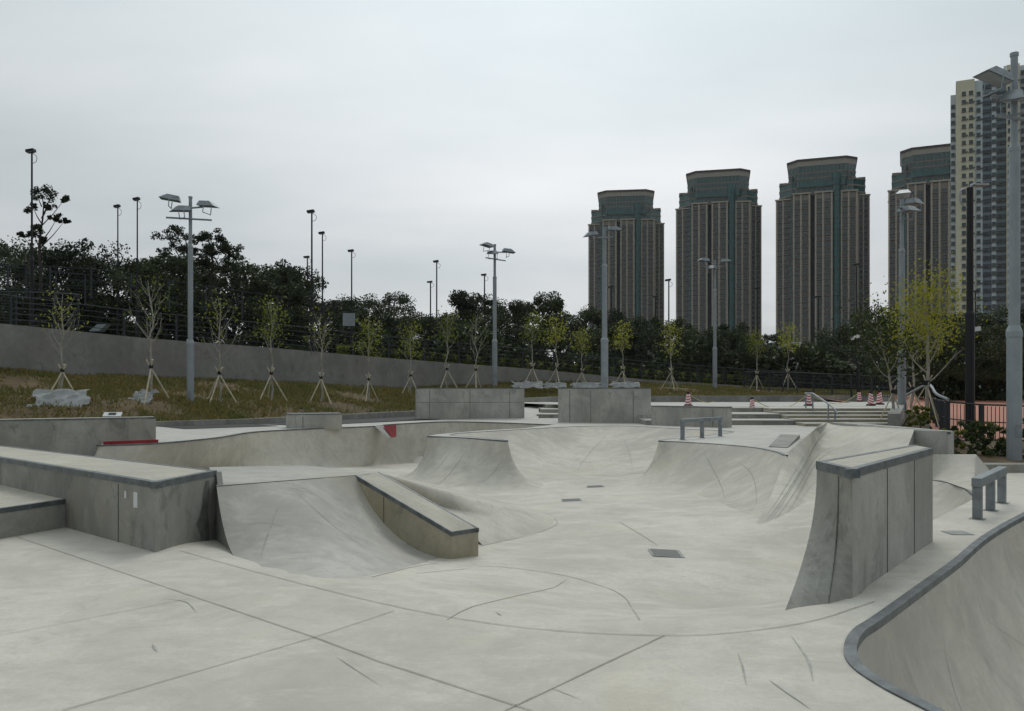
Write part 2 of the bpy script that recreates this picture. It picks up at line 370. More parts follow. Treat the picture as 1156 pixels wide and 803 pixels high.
def section(t, r, n=12):
    """concave transition from the floor edge t up to the rim r"""
    w_ = math.hypot(r.x - t.x, r.y - t.y); h = r.z - t.z; o = []
    dx, dy = (r.x - t.x) / max(w_, 1e-6), (r.y - t.y) / max(w_, 1e-6)
    for i in range(n + 1):
        u = i / n
        if w_ >= h * 1.02:
            Rr = (w_ * w_ + h * h) / (2 * h); th = math.asin(min(1, w_ / Rr)) * u; a, b = Rr * math.sin(th), Rr * (1 - math.cos(th))
        else: th = math.pi / 2 * u; a, b = w_ * math.sin(th), h * (1 - math.cos(th))
        o.append(Vector((t.x + dx * a, t.y + dy * a, t.z + b)))
    return o
def lin(p, n): return [Vector(a).lerp(Vector(b), k / n) for a, b in zip(p[:-1], p[1:]) for k in range(n)] + [Vector(p[-1])]
def transition(name, rims, toes, material, n=12, sub=6, straight=0.0, parent=None, kind='structure', sink=0.010, snap=True, linear=False):
    mb = MB()
    if linear: rr, tt = lin(rims, sub), lin(toes, sub)
    else: rr = catmull(rims, sub); tt = catmull(toes, sub)
    if snap:
        for q in tt: q.z = F(q.x, q.y)
    for r_, t_ in zip(rr, tt):
        s_ = section(Vector((t_.x, t_.y, t_.z - sink)), r_, n)
        if straight:
            for i in range(len(s_)): s_[i] = s_[i].lerp(t_.lerp(r_, i / n), straight)
        mb.v += [tuple(p) for p in s_]
    k = len(rr)
    for i in range(k - 1):
        for j in range(n):
            a = i * (n + 1) + j; mb.f.append((a, a + n + 1, a + n + 2, a + 1)); mb.m.append(0)
    o = mb.build(name, material, parent, smooth=True)
    if kind: tag(o, kind=kind)
    return o, rr, tt
def edge_strip(name, pts, width, drop, material, side=1, lift=0.004, parent=None, kind='structure'):
    """steel angle let into the rim: a flat top and a small face"""
    mb = MB(); k = len(pts)
    for i, p in enumerate(pts):
        t = (pts[min(i + 1, k - 1)] - pts[max(i - 1, 0)]); t.z = 0; t.normalize(); nn = Vector((-t.y, t.x, 0)) * side
        z = Vector((0, 0, lift)); a = -nn * 0.012
        mb.v += [tuple(p + a + Vector((0, 0, -drop))), tuple(p + a + z), tuple(p + nn * width + z), tuple(p + nn * width - Vector((0, 0, .02)))]
    for i in range(k - 1):
        for j in range(3): q = i * 4 + j; mb.f.append((q, q + 1, q + 5, q + 4)); mb.m.append(0)
    o = mb.build(name, material, parent)
    if kind: tag(o, kind=kind)
    return o

# left shallow bowl
Lr = [(112, 502.8), (118, 502.5), (178, 500.2), (245, 494), (287, 487.5), (350, 484), (423, 481), (441, 479), (503, 476), (560, 477), (625, 479.5)]
Lt = [(108, 542), (118, 541), (190, 533), (250, 529), (300, 525), (370, 522), (425, 519), (446, 519), (500, 517), (560, 517), (620, 517)]
rimL = [P(x, y, DZ) for x, y in Lr]; toeL = [UF(x, y) for x, y in Lt]
for i, (a, b) in enumerate(zip(rimL, toeL)):           # keep the floor edge in front of the rim
    if b.y > a.y - 1.0: b.y = a.y - 1.0; b.z = F(b.x, b.y)
lef_, rrL, ttL = transition('bowl_wall', rimL, toeL, m_bowl)
edge_strip('bowl_coping', rrL, 0.06, 0.03, m_steel)
# front of the left tongue, its tip, the far pocket, the right tongue and its front: one continuous rim
Pr = [(482, 492.3), (500, 493.1), (525, 494.3), (560, 496.8), (573, 497.6), (566, 496.3), (530, 493.2), (511, 491.6), (514, 489.8), (537, 488), (590, 484.8), (642, 482), (701, 481), (764, 484), (806, 486), (826, 487.2), (820, 489.3), (790, 492.5), (758, 495.6), (744, 497.6), (770, 499), (810, 501.5), (850, 505.2), (875, 510), (886, 514)]
Pt = [(444, 543), (470, 550), (508, 554), (560, 554.5), (607, 552), (617, 549), (618, 547), (619, 546), (622, 545), (630, 543.5), (642, 541), (664, 538.5), (700, 540.5), (714, 542), (722, 543), (726, 543.8), (722, 544.5), (716, 545.3), (711, 546.5), (707, 548), (748, 554.5), (797, 564), (821, 577), (840, 588), (852, 594)]
rimP = [P(x, y, DZ) for x, y in Pr]; toeP = [UF(x, y) for x, y in Pt]
for a, b in zip(rimP, toeP):
    w_ = math.hypot(a.x - b.x, a.y - b.y)
poc_, rrP, ttP = transition('bowl_wall', rimP, toeP, m_bowl, n=14, sub=8)
edge_strip('bowl_coping', rrP, 0.06, 0.03, m_steel)
# upper deck
iu = 8 * 10
deck_poly = [(p.x, p.y) for p in rrL]                                  # left rim, left to right
tongueL = [(p.x, p.y) for p in rrP[:8 * 11 + 1]]                        # tongue + start of pocket
deckA = [(-26, 16.8), (-13.3, 16.5), (-9.2, 19.1)] + deck_poly
pocket = [(p.x, p.y) for p in rrP[8 * 11:]]
far_poly = deckA + pocket + [tuple(P(896, 503.5, .51))[:2], tuple(P(914, 488.7, .70))[:2], (7.75, 20.9), (13.2, 28.5), (13.2, 45), (-2.0, 45), (-4.2, 37.5), (X(280, 29.3), 29.3), (-26, 25)]
# drop points of the pocket start that would cross the left rim end
cdt_sheet('upper_deck', far_poly, [], lambda x, y: DZ, 0.9, m_deck)
# the tongue: narrow deck between left bowl and pocket
tp = [(p.x, p.y) for p in rrP[:8 * 11 + 1]]
back = [tuple(rrL[-1])[:2]] + [tuple(P(x, y, DZ))[:2] for x, y in [(590, 483.6), (540, 486.4), (509, 489), (492, 490.6)]]
cdt_sheet('upper_deck', tp + back, [], lambda x, y: DZ, 0.5, m_deck)
bk = [Vector((b[0], b[1], DZ)) for b in back] + [rrP[0]]
transition('bowl_wall', bk[::-1], [UF(444, 543)] + [Vector((b.x - 1.2, b.y + 1.0, 0)) for b in bk[::-1][1:]], m_bowl, n=8, sub=4)

# right foreground bowl
cen = Vector((9.5, 4.2, 0))
def inward(pts, w_, z):
    o = []; k = len(pts)
    for i, p in enumerate(pts):
        t = (pts[min(i + 3, k - 1)] - pts[max(i - 3, 0)]); t.z = 0; t.normalize(); nn = Vector((-t.y, t.x, 0))
        if i == k - 1 or i == 0: pass
        o.append(Vector((p.x, p.y, z)) + nn * w_)
    return o
mb = MB(); ins = []; k = len(rb_rim); n = 14
for i, p in enumerate(rb_rim):
    t = (rb_rim[min(i + 2, k - 1)] - rb_rim[max(i - 2, 0)]); t.normalize(); nn = Vector((-t.y, t.x, 0))
    tgt = Vector((p.x, p.y, 0)) + nn * 2.0; tgt = tgt.lerp(cen, 0.14); tgt.z = -2.2
    ins.append(tgt); mb.v += [tuple(q) for q in section(tgt, p - Vector((0, 0, .004)), n)]
for i in range(k - 1):
    for j in range(n): a = i * (n + 1) + j; mb.f.append((a, a + 1, a + n + 2, a + n + 1)); mb.m.append(0)
cor_ = tag(mb.build('corner_bowl_wall', m_bowl, smooth=True), kind='structure')
mb = MB(); mb.prism([(1, -1), (40, -1), (40, 22), (1, 22)], -2.3, -2.2); tag(mb.build('corner_bowl_floor', m_floor), kind='structure')
edge_strip('corner_bowl_coping', rb_rim, 0.065, 0.045, m_steel, side=-1, lift=0.012)
# small pit
mb = MB(); k = len(sp_rim); n = 8; pc = P(1056, 572, 0)
for p in sp_rim:
    t = Vector((p.x, p.y, 0)).lerp(pc, 0.72); t.z = -0.55
    mb.v += [tuple(q) for q in section(t, p, n)]
for i in range(k - 1):
    for j in range(n): a = i * (n + 1) + j; mb.f.append((a, a + n + 1, a + n + 2, a + 1)); mb.m.append(0)
tag(mb.build('pit_wall', m_bowl, smooth=True), kind='structure')
mb = MB(); q = [P(1098, 564, 0), P(1052, 588, 0), P(1020, 600, 0)]
for a, b in zip(q[:-1], q[1:]): mb.add([a, b, Vector((b.x, b.y + .6, -.55)), Vector((a.x - .4, a.y + .6, -.55))], [(0, 1, 2, 3)])
tag(mb.build('pit_wall', m_bowl), kind='structure')
mb = MB(); mb.prism([(5.2, 11.1), (7.1, 13.2), (7.7, 15.2), (5.4, 15.4)], -.60, -.55); tag(mb.build('pit_floor', m_floor), kind='structure')
edge_strip('pit_coping', sp_rim, 0.05, 0.05, m_steel)

# ---- joints and scuffs: thin sheets a few mm above the slab
def strip(mb, pts, wd, zf=F, lift=0.004, step=0.12):
    out_ = []
    for a, b in zip(pts[:-1], pts[1:]):
        n_ = max(1, int((Vector(b) - Vector(a)).length / step))
        for i in range(n_): t = i / n_; out_.append((a[0] + (b[0] - a[0]) * t, a[1] + (b[1] - a[1]) * t))
    out_.append(tuple(pts[-1])[:2]); b0 = len(mb.v); k = len(out_)
    for i, p in enumerate(out_):
        a = out_[max(i - 1, 0)]; b = out_[min(i + 1, k - 1)]; d = Vector((b[0] - a[0], b[1] - a[1])).normalized(); nx, ny = -d.y, d.x
        ww = wd(i / max(1, k - 1)) if callable(wd) else wd
        mb.v += [(p[0] + nx * ww, p[1] + ny * ww, zf(p[0], p[1]) + lift), (p[0] - nx * ww, p[1] - ny * ww, zf(p[0], p[1]) + lift)]
    for i in range(k - 1): q = b0 + 2 * i; mb.f.append((q, q + 1, q + 3, q + 2)); mb.m.append(0)
G = lambda x, y: tuple(UF(x, y))[:2] if F(*tuple(P(x, y, 0))[:2]) < 0 else tuple(P(x, y, 0))[:2]
mb = MB()
strip(mb, [(p.x, p.y) for p in joint_core[:-1]], 0.004, lift=0.006)
for a, b, wd in [((18, 606), (355, 720), .007), ((355, 720), (430, 748), .007), ((430, 748), (600, 803), .007), ((355, 720), (70, 803), .006), ((355, 720), (445, 690), .005),
                 ((570, 803), (750, 718), .007), ((0, 718), (215, 676), .004), ((600, 803), (660, 850), .007)]:
    strip(mb, [tuple(P(*a, 0))[:2], tuple(P(*b, 0))[:2]], wd * .6, lift=0.006)
tag(mb.build('expansion_joint', m_joint), kind='structure')
mb = MB()
arc = catmull([Vector((*G(x, y), 0)) for x, y in [(470, 648), (540, 641), (600, 645), (660, 656), (705, 675), (722, 700)]], 8)
strip(mb, [(p.x, p.y) for p in arc], 0.006, lift=0.005)
arc = catmull([Vector((*G(x, y), 0)) for x, y in [(541, 617), (600, 604), (622, 596), (629, 589), (617, 582), (590, 576), (560, 571)]], 8)
strip(mb, [(p.x, p.y) for p in arc], 0.009, lift=0.005)
arc = catmull([Vector((*G(x, y), 0)) for x, y in [(420, 652), (470, 640), (505, 632)]], 8); strip(mb, [(p.x, p.y) for p in arc], 0.006)
arc = [G(x, y) for x, y in [(700, 590), (742, 616)]]; strip(mb, arc, 0.008)
arc = [G(x, y) for x, y in [(505, 700), (640, 655)]]; strip(mb, arc, 0.005)
tag(mb.build('floor_joint', mat('faint_joint', (0.46, 0.45, 0.395), 0.9)), kind='structure')
mb = MB()
taper = lambda w_: (lambda t: w_ * (0.15 + math.sin(math.pi * t)))
for pts, w_ in [([(833, 738), (838, 752), (843, 776)], .005), ([(868, 768), (888, 782), (915, 801)], .006), ([(893, 718), (912, 745), (918, 770)], .006),
                ([(380, 742), (395, 752), (432, 776)], .003), ([(172, 728), (177, 736)], .008), ([(185, 676), (210, 680), (222, 692)], .004), ([(620, 776), (655, 790)], .003), ([(560, 688), (566, 694)], .006)]:
    c_ = catmull([P(x, y, 0) for x, y in pts], 6); strip(mb, [(p.x, p.y) for p in c_], taper(w_))
tag(mb.build('wheel_scuff', m_scuff), kind='structure')

# drains
for px, py, wd in [(752, 625, .2), (645, 565, .19), (672, 549.5, .19)]:
    p = UF(px, py); mb = MB(); t = empty('floor_drain', p, 0, {752: 'square grey drain grate in the middle of the near bowl floor', 645: 'small grey drain grate farther down the bowl floor', 672: 'small drain grate at the mouth of the far pocket, farthest one'}[px], 'drain', 'drains in the bowl floor')
    sy = (F(p.x, p.y + .2) - F(p.x, p.y - .2)) / .4; sx = (F(p.x + .2, p.y) - F(p.x - .2, p.y)) / .4
    def rq(a, b, h, x0, x1, y0, y1): a.add([(x, y, x * sx + y * sy + h) for x, y in ((x0, y0), (x1, y0), (x1, y1), (x0, y1))], [(0, 1, 2, 3)])
    rq(mb, 0, .008, -wd, wd, -wd, wd); mb.build('drain_frame', m_grate, t)
    mb = MB()
    for i in range(9): a = -wd * .85 + i * wd * 1.7 / 9; rq(mb, 0, .014, a, a + wd * .09, -wd * .85, wd * .85)
    mb.build('grate_slats', m_slot, t)
t = tag(MB(), None) if False else None
mb = MB(); p = P(1081, 602, 0); mb.add([(p.x - .13, p.y - .13, .006), (p.x + .13, p.y - .13, .006), (p.x + .13, p.y + .13, .006), (p.x - .13, p.y + .13, .006)], [(0, 1, 2, 3)])
tag(mb.build('deck_drain', m_grate), 'small grey drain cover flush with deck beside the near steel rail', 'drain')

def face_scuffs(o, paths, n=14, wd=.0045, parent=None, lift=.006, name='wheel_mark'):
    """thin dark wheel marks that lie on a curved face (grid of ribs by n+1 points)"""
    V = [v.co for v in o.data.vertices]; nr_ = len(V) // (n + 1)
    def g(i, j):
        i = max(0, min(nr_ - 1.001, i * (nr_ - 1))); j = max(0, min(n - .001, j * n)); a, b = int(i), int(j); u, v = i - a, j - b; q = a * (n + 1) + b
        return (V[q].lerp(V[q + 1], v)).lerp(V[q + n + 1].lerp(V[q + n + 2], v), u)
    mb = MB()
    for (i0, j0), (i1, j1), bow, w_ in paths:
        pts = []
        for k_ in range(19): t_ = k_ / 18; pts.append(g(i0 + (i1 - i0) * t_, j0 + (j1 - j0) * t_ + bow * math.sin(math.pi * t_)))
        b0 = len(mb.v)
        for k_, p in enumerate(pts):
            d = (pts[min(k_ + 1, 18)] - pts[max(k_ - 1, 0)]).normalized(); u = g(min(.999, (i0 + (i1 - i0) * k_ / 18) + .01), j0 + (j1 - j0) * k_ / 18) - g((i0 + (i1 - i0) * k_ / 18) - .01, j0 + (j1 - j0) * k_ / 18)
            h_ = g(i0, .6) - g(i0, .4); nn_ = u.cross(h_).normalized(); nn_ = nn_ if nn_.z > 0 else -nn_; s_ = d.cross(nn_).normalized() * w_ * wd * (.25 + math.sin(math.pi * k_ / 18))
            mb.v += [tuple(p + s_ + nn_ * lift), tuple(p - s_ + nn_ * lift)]
        for k_ in range(18): q = b0 + 2 * k_; mb.f.append((q, q + 1, q + 3, q + 2)); mb.m.append(0)
    m = mb.build(name, m_scuff2, parent)
    if not parent: tag(m, kind='structure')
    return m

# ------------------------------------------------------------------ concrete obstacles
def steel_edge(mb, a, b, inn, hgt=.058, wd=.07, z=0.004):
    """angle along a->b: inn = unit vector pointing onto the block"""
    a = Vector(a); b = Vector(b); inn = Vector(inn); up = Vector((0, 0, 1)); e = (b - a).normalized() * .006
    a = a - e; b = b + e; o = -inn * .006
    q = [a + o + up * z, b + o + up * z, b + inn * wd + up * z, a + inn * wd + up * z]
    lo = [p - up * (hgt + z) for p in q]
    mb.add(q + lo, [(0, 1, 2, 3), (4, 7, 6, 5), (0, 4, 5, 1), (1, 5, 6, 2), (2, 6, 7, 3), (3, 7, 4, 0)])
def perp_in(a, b, c):
    d = Vector((b[0] - a[0], b[1] - a[1], 0)).normalized(); n_ = Vector((-d.y, d.x, 0)); m_ = Vector((c[0] - a[0], c[1] - a[1], 0))
    return n_ if n_.dot(m_) > 0 else -n_

face_scuffs(poc_, [((.03, .2), (.07, .95), 0, .9), ((.06, .15), (.09, .9), .05, .9), ((.10, .1), (.14, .8), .05, .8), ((.45, .2), (.49, .9), 0, .8), ((.52, .15), (.5, .9), 0, .8), ((.86, .9), (.9, .2), 0, .9), ((.9, .8), (.96, .3), .1, .8)])
face_scuffs(lef_, [((.12, .85), (.16, .1), .05, .9), ((.18, .9), (.17, .3), .2, .9), ((.33, .8), (.36, .1), 0, .9), ((.5, .9), (.56, .2), .1, .8)], n=12)
face_scuffs(cor_, [((.10, .9), (.2, .25), .12, .8), ((.2, .8), (.3, .2), .1, .7), ((.33, .9), (.38, .3), .1, .6), ((.5, .9), (.45, .35), .1, .6), ((.28, .85), (.18, .15), .1, .6)])
# long ledge, left
zt = 0.7; A = P(175.5, 545, zt); B = P(244, 531.7, zt); C = P(0, 503.3, zt); D = P(0, 516.8, zt)
dAD = (D - A).normalized(); dBC = (C - B).normalized()
D2 = A + dAD * 12; C2 = B + dBC * 12
t = empty('ledge', A * 1 - Vector((0, 0, zt)), 0, 'long grey concrete ledge with steel edges and two white patches, at the left', 'skate ledge')
off = -t.location
def loc(v): return Vector(v) + off
mb = MB(); pl = [loc(v)[:2] for v in (A, B, C2, D2)]; mb.prism(pl, -0.6, zt - .004); mb.build('body', m_wall, t)
mb = MB(); ins_ = [loc(A.lerp(C2, .005)), loc(B.lerp(D2, .008)), loc(C2), loc(D2)]
mb.add([Vector((v.x, v.y, zt)) for v in [loc(A), loc(B), loc(C2), loc(D2)]], [(0, 1, 2, 3)]); mb.build('top_slab', m_top, t)
nF = perp_in(A, D2, C2); nE = perp_in(A, B, D2); nB = perp_in(B, C2, A)
mb = MB(); steel_edge(mb, loc(A), loc(D2), nF); mb.build('steel_edge', m_steel, t)
mb = MB(); steel_edge(mb, loc(A), loc(B), nE, z=.006); mb.build('steel_edge', m_steel, t)
mb = MB(); steel_edge(mb, loc(B), loc(C2), nB, wd=.05); mb.build('steel_edge', m_steel, t)
for x, y, hx, hy in ((142, 558.5, .022, .038), (153.5, 564.5, .045, .08)):     # white patches on the front face
    s_ = (x - 175.5) / (0 - 175.5)
    # intersect view ray with front plane
    ray = Vector(((x - CX) / FPX, 1, -(y - HY) / FPX)); o_ = Vector((0, 0, EYE)); tt_ = (A - o_).dot(nF) / ray.dot(nF); pp = o_ + ray * tt_
    mb = MB(); mb.obox(loc(pp) - nF * .004, dAD * hx, nF * .003, (0, 0, hy)); mb.build('white_patch', m_white, t)
# vertical form joint on the front + side wing with concave profile
mb = MB(); pj = A + dAD * .85; mb.obox(loc(pj) - nF * .001 - Vector((0, 0, zt / 2 + .04)), dAD * .006, nF * .004, (0, 0, zt / 2 - .04)); mb.build('form_joint', m_fj, t)
toeW = UF(268, 629)
wing = section(toeW, B - Vector((0, 0, .01)), 12)
mb = MB(); nw = perp_in(B, toeW, D2)
base_in = [Vector((v.x, v.y, -0.6)) for v in wing]
v0 = [loc(v) for v in wing + base_in[::-1]]; v1 = [v - nw * .06 for v in v0]; k = len(v0)
mb.add(v0 + v1, [tuple(range(k)), tuple(range(2 * k - 1, k - 1, -1))] + [(i, i + k, (i + 1) % k + k, (i + 1) % k) for i in range(k)])
mb.build('side_wing', m_wall, t)

dE_ = (B - A).normalized()
def onend(x, y):
    ray = Vector(((x - CX) / FPX, 1, -(y - HY) / FPX)); o_ = Vector((0, 0, EYE)); k_ = (A - o_).dot(nE) / ray.dot(nE); return o_ + ray * k_
mb = MB(); q = [loc(onend(x, y)) - nE * .003 for x, y in [(232, 543), (236, 542.5), (236, 560), (234.5, 575), (236, 600), (235, 617), (227, 618), (226, 604), (221, 592), (225, 584), (228, 570), (229, 556)]]
mb.add(q, [tuple(range(12))]); mb.build('water_stain', m_stain, t)
# lower step ledge at the far left
zs = 0.33; a1 = P(77, 561, zs); a2 = P(0, 547, zs); a3 = P(20, 606, 0)
t1 = P(77, 563, zs); f1 = P(0, 575, zs)
E1 = P(77, 563.5, zs); E2 = P(0, 574.5, zs)
t = empty('ledge', (E1.x, E1.y, 0), 0, 'low concrete step ledge with steel edge in front of the long ledge', 'skate ledge')
dE = (E2 - E1).normalized(); E2 = E1 + dE * 2.5
bk1 = E1 + Vector((-.35, .75, 0)); bk2 = E2 + Vector((-3.0, .2, 0)); bk3 = bk1 + dAD * 4
mb = MB(); pp_ = [(v.x - E1.x, v.y - E1.y) for v in (E1, bk1, bk3, E2 + dAD * 4, E2)]
mb.prism(pp_, 0.0, zs - .004); mb.build('body', m_wall, t)
mb = MB(); mb.add([(x, y, zs) for x, y in pp_[::-1]], [tuple(range(5))]); mb.build('top_slab', m_top, t)
o0 = Vector((-E1.x, -E1.y, 0))
mb = MB(); steel_edge(mb, E1 + o0, E2 + o0, perp_in(E1, E2, bk3), .05, .05); steel_edge(mb, E1 + o0, bk1 + o0, perp_in(E1, bk1, bk3), .05, .05, z=.006); mb.build('steel_edge', m_steel, t)

# hip: small platform with curved face and hubba ledge
zc_ = .55; c0 = P(244.5, 549, zc_); c1 = P(402, 537, zc_); c2 = P(428, 533, zc_); c3 = P(340, 525.3, zc_); c4 = P(236, 527.5, zc_)
t = empty('ramp', (0, 0, 0), 0, 'curved concrete ramp with small flat platform between long ledge and sloping ledge', 'skate ramp')
t.location = (c0.x, c0.y, 0); o0 = -t.location
def moved(o, off_):
    me = o.data
    for v in me.vertices: v.co += off_
rims = [c0, c0.lerp(c1, .33), c0.lerp(c1, .66), c1, c1.lerp(c2, .9)]
toes = [UF(266, 630), UF(325, 648), UF(400, 655), UF(500, 636), UF(530, 628)]
o, a_, b_ = transition('curved_face', rims, toes, m_ramp, n=14, sub=6, parent=t, kind=None); moved(o, o0)
face_scuffs(o, [((.15, .2), (.3, .8), .05, .7), ((.4, .9), (.62, .3), .05, .6), ((.1, .6), (.35, .55), .05, .5)], parent=t)
mb = MB(); mb.add([v + o0 for v in (c0, c1, c2, c3, c4)], [(0, 1, 2, 3, 4)]); mb.build('platform', m_ramp, t)
mb = MB(); cr = [c0 + o0, c1 + o0]; mb.tube(cr, .006, 6); mb.build('crest_edge', m_fj, t)
# back slopes
mb = MB(); bt = [c1.lerp(c2, .9), c2, c2.lerp(c3, .5), c3, c4]
mt_ = [UF(541, 616), UF(621, 596), UF(628, 588), UF(600, 576), UF(520, 560)]
tops = [P(520, 590, -.10)]
o, a_, b_ = transition('back_slope', [Vector(UF(530, 612)) + Vector((0, 0, .16)), c2.lerp(UF(540, 600), .5), c2, c2.lerp(c3, .4), c3, c4],
                        [UF(545, 616), UF(622, 596), UF(627, 585), UF(600, 574), UF(470, 540), UF(330, 535)], m_bowl, n=10, sub=5, straight=.88, parent=t, kind=None, linear=True); moved(o, o0)

# hubba
eb = UF(510, 632); zh = EYE - (601 - HY) * eb.y / FPX; H0 = c1; H1 = c2 + Vector((.0, 0, 0)); H3 = Vector((eb.x, eb.y, zh))
H2 = P(540, 596.5, zh)
t = empty('ledge', (eb.x, eb.y, eb.z), 0, 'sloping concrete ledge with steel edges and yellowed end, running down the curved ramp', 'skate ledge')
o0 = -t.location
mb = MB(); tz = [H0.z - .003, H1.z - .003, H2.z - .003, H3.z - .003]
mb.prism([(v.x + o0.x, v.y + o0.y) for v in (H0, H1, H2, H3)], [-.75 + o0.z] * 4, [z + o0.z for z in tz]); mb.build('body', m_yel, t)
mb = MB(); mb.add([v + o0 for v in (H0, H3, H2, H1)], [(0, 1, 2, 3)]); mb.build('top_slab', m_top, t)
mb = MB(); steel_edge(mb, H0 + o0, H3 + o0, perp_in(H0, H3, H1), .05, .05); mb.build('steel_edge', m_steel, t)
mb = MB(); steel_edge(mb, H3 + o0, H2 + o0, perp_in(H3, H2, H0), .045, .04, z=.006); mb.build('steel_edge', m_steel, t)
mb = MB(); steel_edge(mb, H1 + o0, H2 + o0, perp_in(H1, H2, H0), .045, .03); mb.build('steel_edge', m_steel, t)
mb = MB(); q = H0.lerp(H3, .30); mb.obox(q + o0 - perp_in(H0, H3, H1) * .002 - Vector((0, 0, .33)), (.005, 0, 0), (0, .004, 0), (0, 0, .27)); mb.build('form_joint', m_fj, t)

# tall quarter-pipe block on the right
zt = 1.0; nr = P(962.3, 530.7, zt); nl = P(922, 521.6, zt); fl = P(1031.5, 502.7, zt); fr = P(1053, 506.3, zt)
t = empty('quarter_pipe', (nr.x, nr.y, 0), 0, 'tall narrow concrete block with curved left side, right of the bowl floor', 'skate wall')
o0 = Vector((-nr.x, -nr.y, 0))
toeN = UF(885, 690); 
# profile at near end: from nl down to toeN, flaring left
prof = []
for i in range(15):
    u = i / 14; zz = zt + (toeN.z - .02 - zt) * u
    k_ = 1 - math.sqrt(max(0, 1 - (max(0, u - .12) / .88) ** 2)) if u > .12 else 0
    k_ = (max(0, u - .05) / .95) ** 2.3
    prof.append((k_, zz))
lenv = fl - nl; flare_n = Vector((toeN.x - nl.x, toeN.y - nl.y, 0)); flare_f = Vector((-.10, .55, 0))
flare_n = Vector((toeN.x - nl.x, toeN.y - nl.y, 0))
mb = MB(); ns_ = 8
for s_i in range(ns_ + 1):
    u = s_i / ns_; top = nl.lerp(fl, u); fv = flare_n.lerp(flare_f, u)
    for k_, zz in prof: mb.v.append(tuple(Vector((top.x, top.y, zz)) + fv * k_ + o0))
for s_i in range(ns_):
    for j in range(14): a = s_i * 15 + j; mb.f.append((a, a + 15, a + 16, a + 1)); mb.m.append(0)
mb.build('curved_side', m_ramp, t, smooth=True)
mb = MB()       # near end face follows the profile; right base point
near = [Vector((nl.x, nl.y, zz)) + flare_n * k_ for k_, zz in prof]
rb_ = [Vector((nr.x, nr.y, zz)) for k_, zz in prof]
b0 = 0
cols_ = [[a.lerp(b, j / 5) + o0 for j in range(6)] for a, b in zip(near, rb_)]
for c_ in cols_: mb.v += [tuple(v) for v in c_]
for i in range(len(cols_) - 1):
    for j in range(5): q = i * 6 + j; mb.f.append((q, q + 6, q + 7, q + 1)); mb.m.append(0)
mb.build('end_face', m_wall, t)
mb = MB(); f0, f1_ = [Vector((fr.x, fr.y, z)) for z in (zt, -.3)]; n0, n1 = [Vector((nr.x, nr.y, z)) for z in (zt, -.3)]
mb.add([v + o0 for v in (n1, f1_, f0, n0)], [(0, 1, 2, 3)])
fl0 = Vector((fl.x, fl.y, zt)); fl1 = Vector((fl.x, fl.y, -.4)); mb.add([v + o0 for v in (f1_, fl1, fl0, f0)], [(0, 1, 2, 3)])
mb.build('back_wall', m_wall2, t)  # paler concrete than the end face: brighter light put into its colour
mb = MB(); mb.add([v + o0 for v in (nl, nr, fr, fl)], [(0, 1, 2, 3)]); mb.build('top_slab', m_top, t)
mb = MB(); steel_edge(mb, nl + o0, nr + o0, perp_in(nl, nr, fr), .065, .06, z=.008); mb.build('steel_edge', m_steel, t)
mb = MB(); steel_edge(mb, nr + o0, fr + o0, perp_in(nr, fr, nl), .065, .06); mb.build('steel_edge', m_steel, t)
mb = MB(); steel_edge(mb, nl + o0, fl + o0, perp_in(nl, fl, nr), .05, .05); mb.build('steel_edge', m_steel, t)
dR = (fr - nr).normalized(); nR = perp_in(nr, fr, nl)
for u in (.36, .71): mb = MB(); mb.obox(nr.lerp(fr, u) + o0 - nR * .001 - Vector((0, 0, .56)), dR * .006, nR * .004, (0, 0, .49)); mb.build('form_joint', m_fj, t)
dn = (nl - nr); dn.normalize(); nE = perp_in(nr, nl, fr)
mb = MB()
for jj, ww in ((.36, .010), (.34, .004)):
    line = [a.lerp(b, 1 - jj) for a, b in zip(near, rb_)][1:]; b0 = len(mb.v)
    line = [Vector((nl.lerp(nr, 1 - jj).x, nl.lerp(nr, 1 - jj).y, 0)) + (a - Vector((near[0].x, near[0].y, 0))) * 0 + Vector((0, 0, a.z)) + (flare_n * k_ * jj) for a, (k_, zz) in zip(near, prof)][1:]
    for p in line:
        for sg in (-1, 1): mb.v.append(tuple(p + o0 - nE * .004 + dn * ww * sg))
    for k_ in range(len(line) - 1): q = b0 + 2 * k_; mb.f.append((q, q + 1, q + 3, q + 2)); mb.m.append(0)
    break
mb.build('form_joint', m_fj, t)
# yellowish apron is part of the slab stain; big bank behind
zb = .8; k0 = P(934, 477, zb); k1 = P(985, 481.3, zb); k2 = P(1032, 485.5, zb); k3 = P(1070, 487.5, zb)
t = empty('bank', (k2.x, k2.y, 0), 0, 'big curved concrete bank with steel top edge, behind the tall block', 'skate ramp')
o0 = Vector((-k2.x, -k2.y, 0))
rims = [P(886, 514, DZ), P(897, 504, .52), P(915, 489, .70), k0, k1, k2]
toes = [UF(852, 594), UF(864, 601), UF(879, 608), UF(898, 615), UF(925, 622), UF(955, 628)]
o, a_, b_ = transition('curved_face', rims, toes, m_bowl, n=14, sub=6, straight=.4, parent=t, kind=None); moved(o, o0)
face_scuffs(o, [((.12, .10), (.62, .92), .10, 1.2), ((.18, .12), (.66, .95), .12, .9), ((.22, .08), (.72, .80), .12, .8), ((.35, .15), (.8, .85), .1, .8), ((.5, .3), (.9, .7), .05, .7), ((.1, .2), (.5, .9), .1, .7)], parent=t)
last = [Vector(v.co) for v in o.data.vertices][-15:]
mb = MB(); lo_ = [Vector((v.x, v.y, -.4)) for v in last]; mb.add(last + lo_[::-1], [tuple(range(30))]); mb.build('side_face', m_wall2, t)
mb = MB(); bx = Vector((.55, .1, 0))
mb.prism([(v + o0)[:2] for v in (k0, k2, k3, k3 + Vector((.25, .25, 0)), k0 + Vector((.6, .3, 0)))], -.1, zb - .002); mb.build('platform', m_wall2, t)
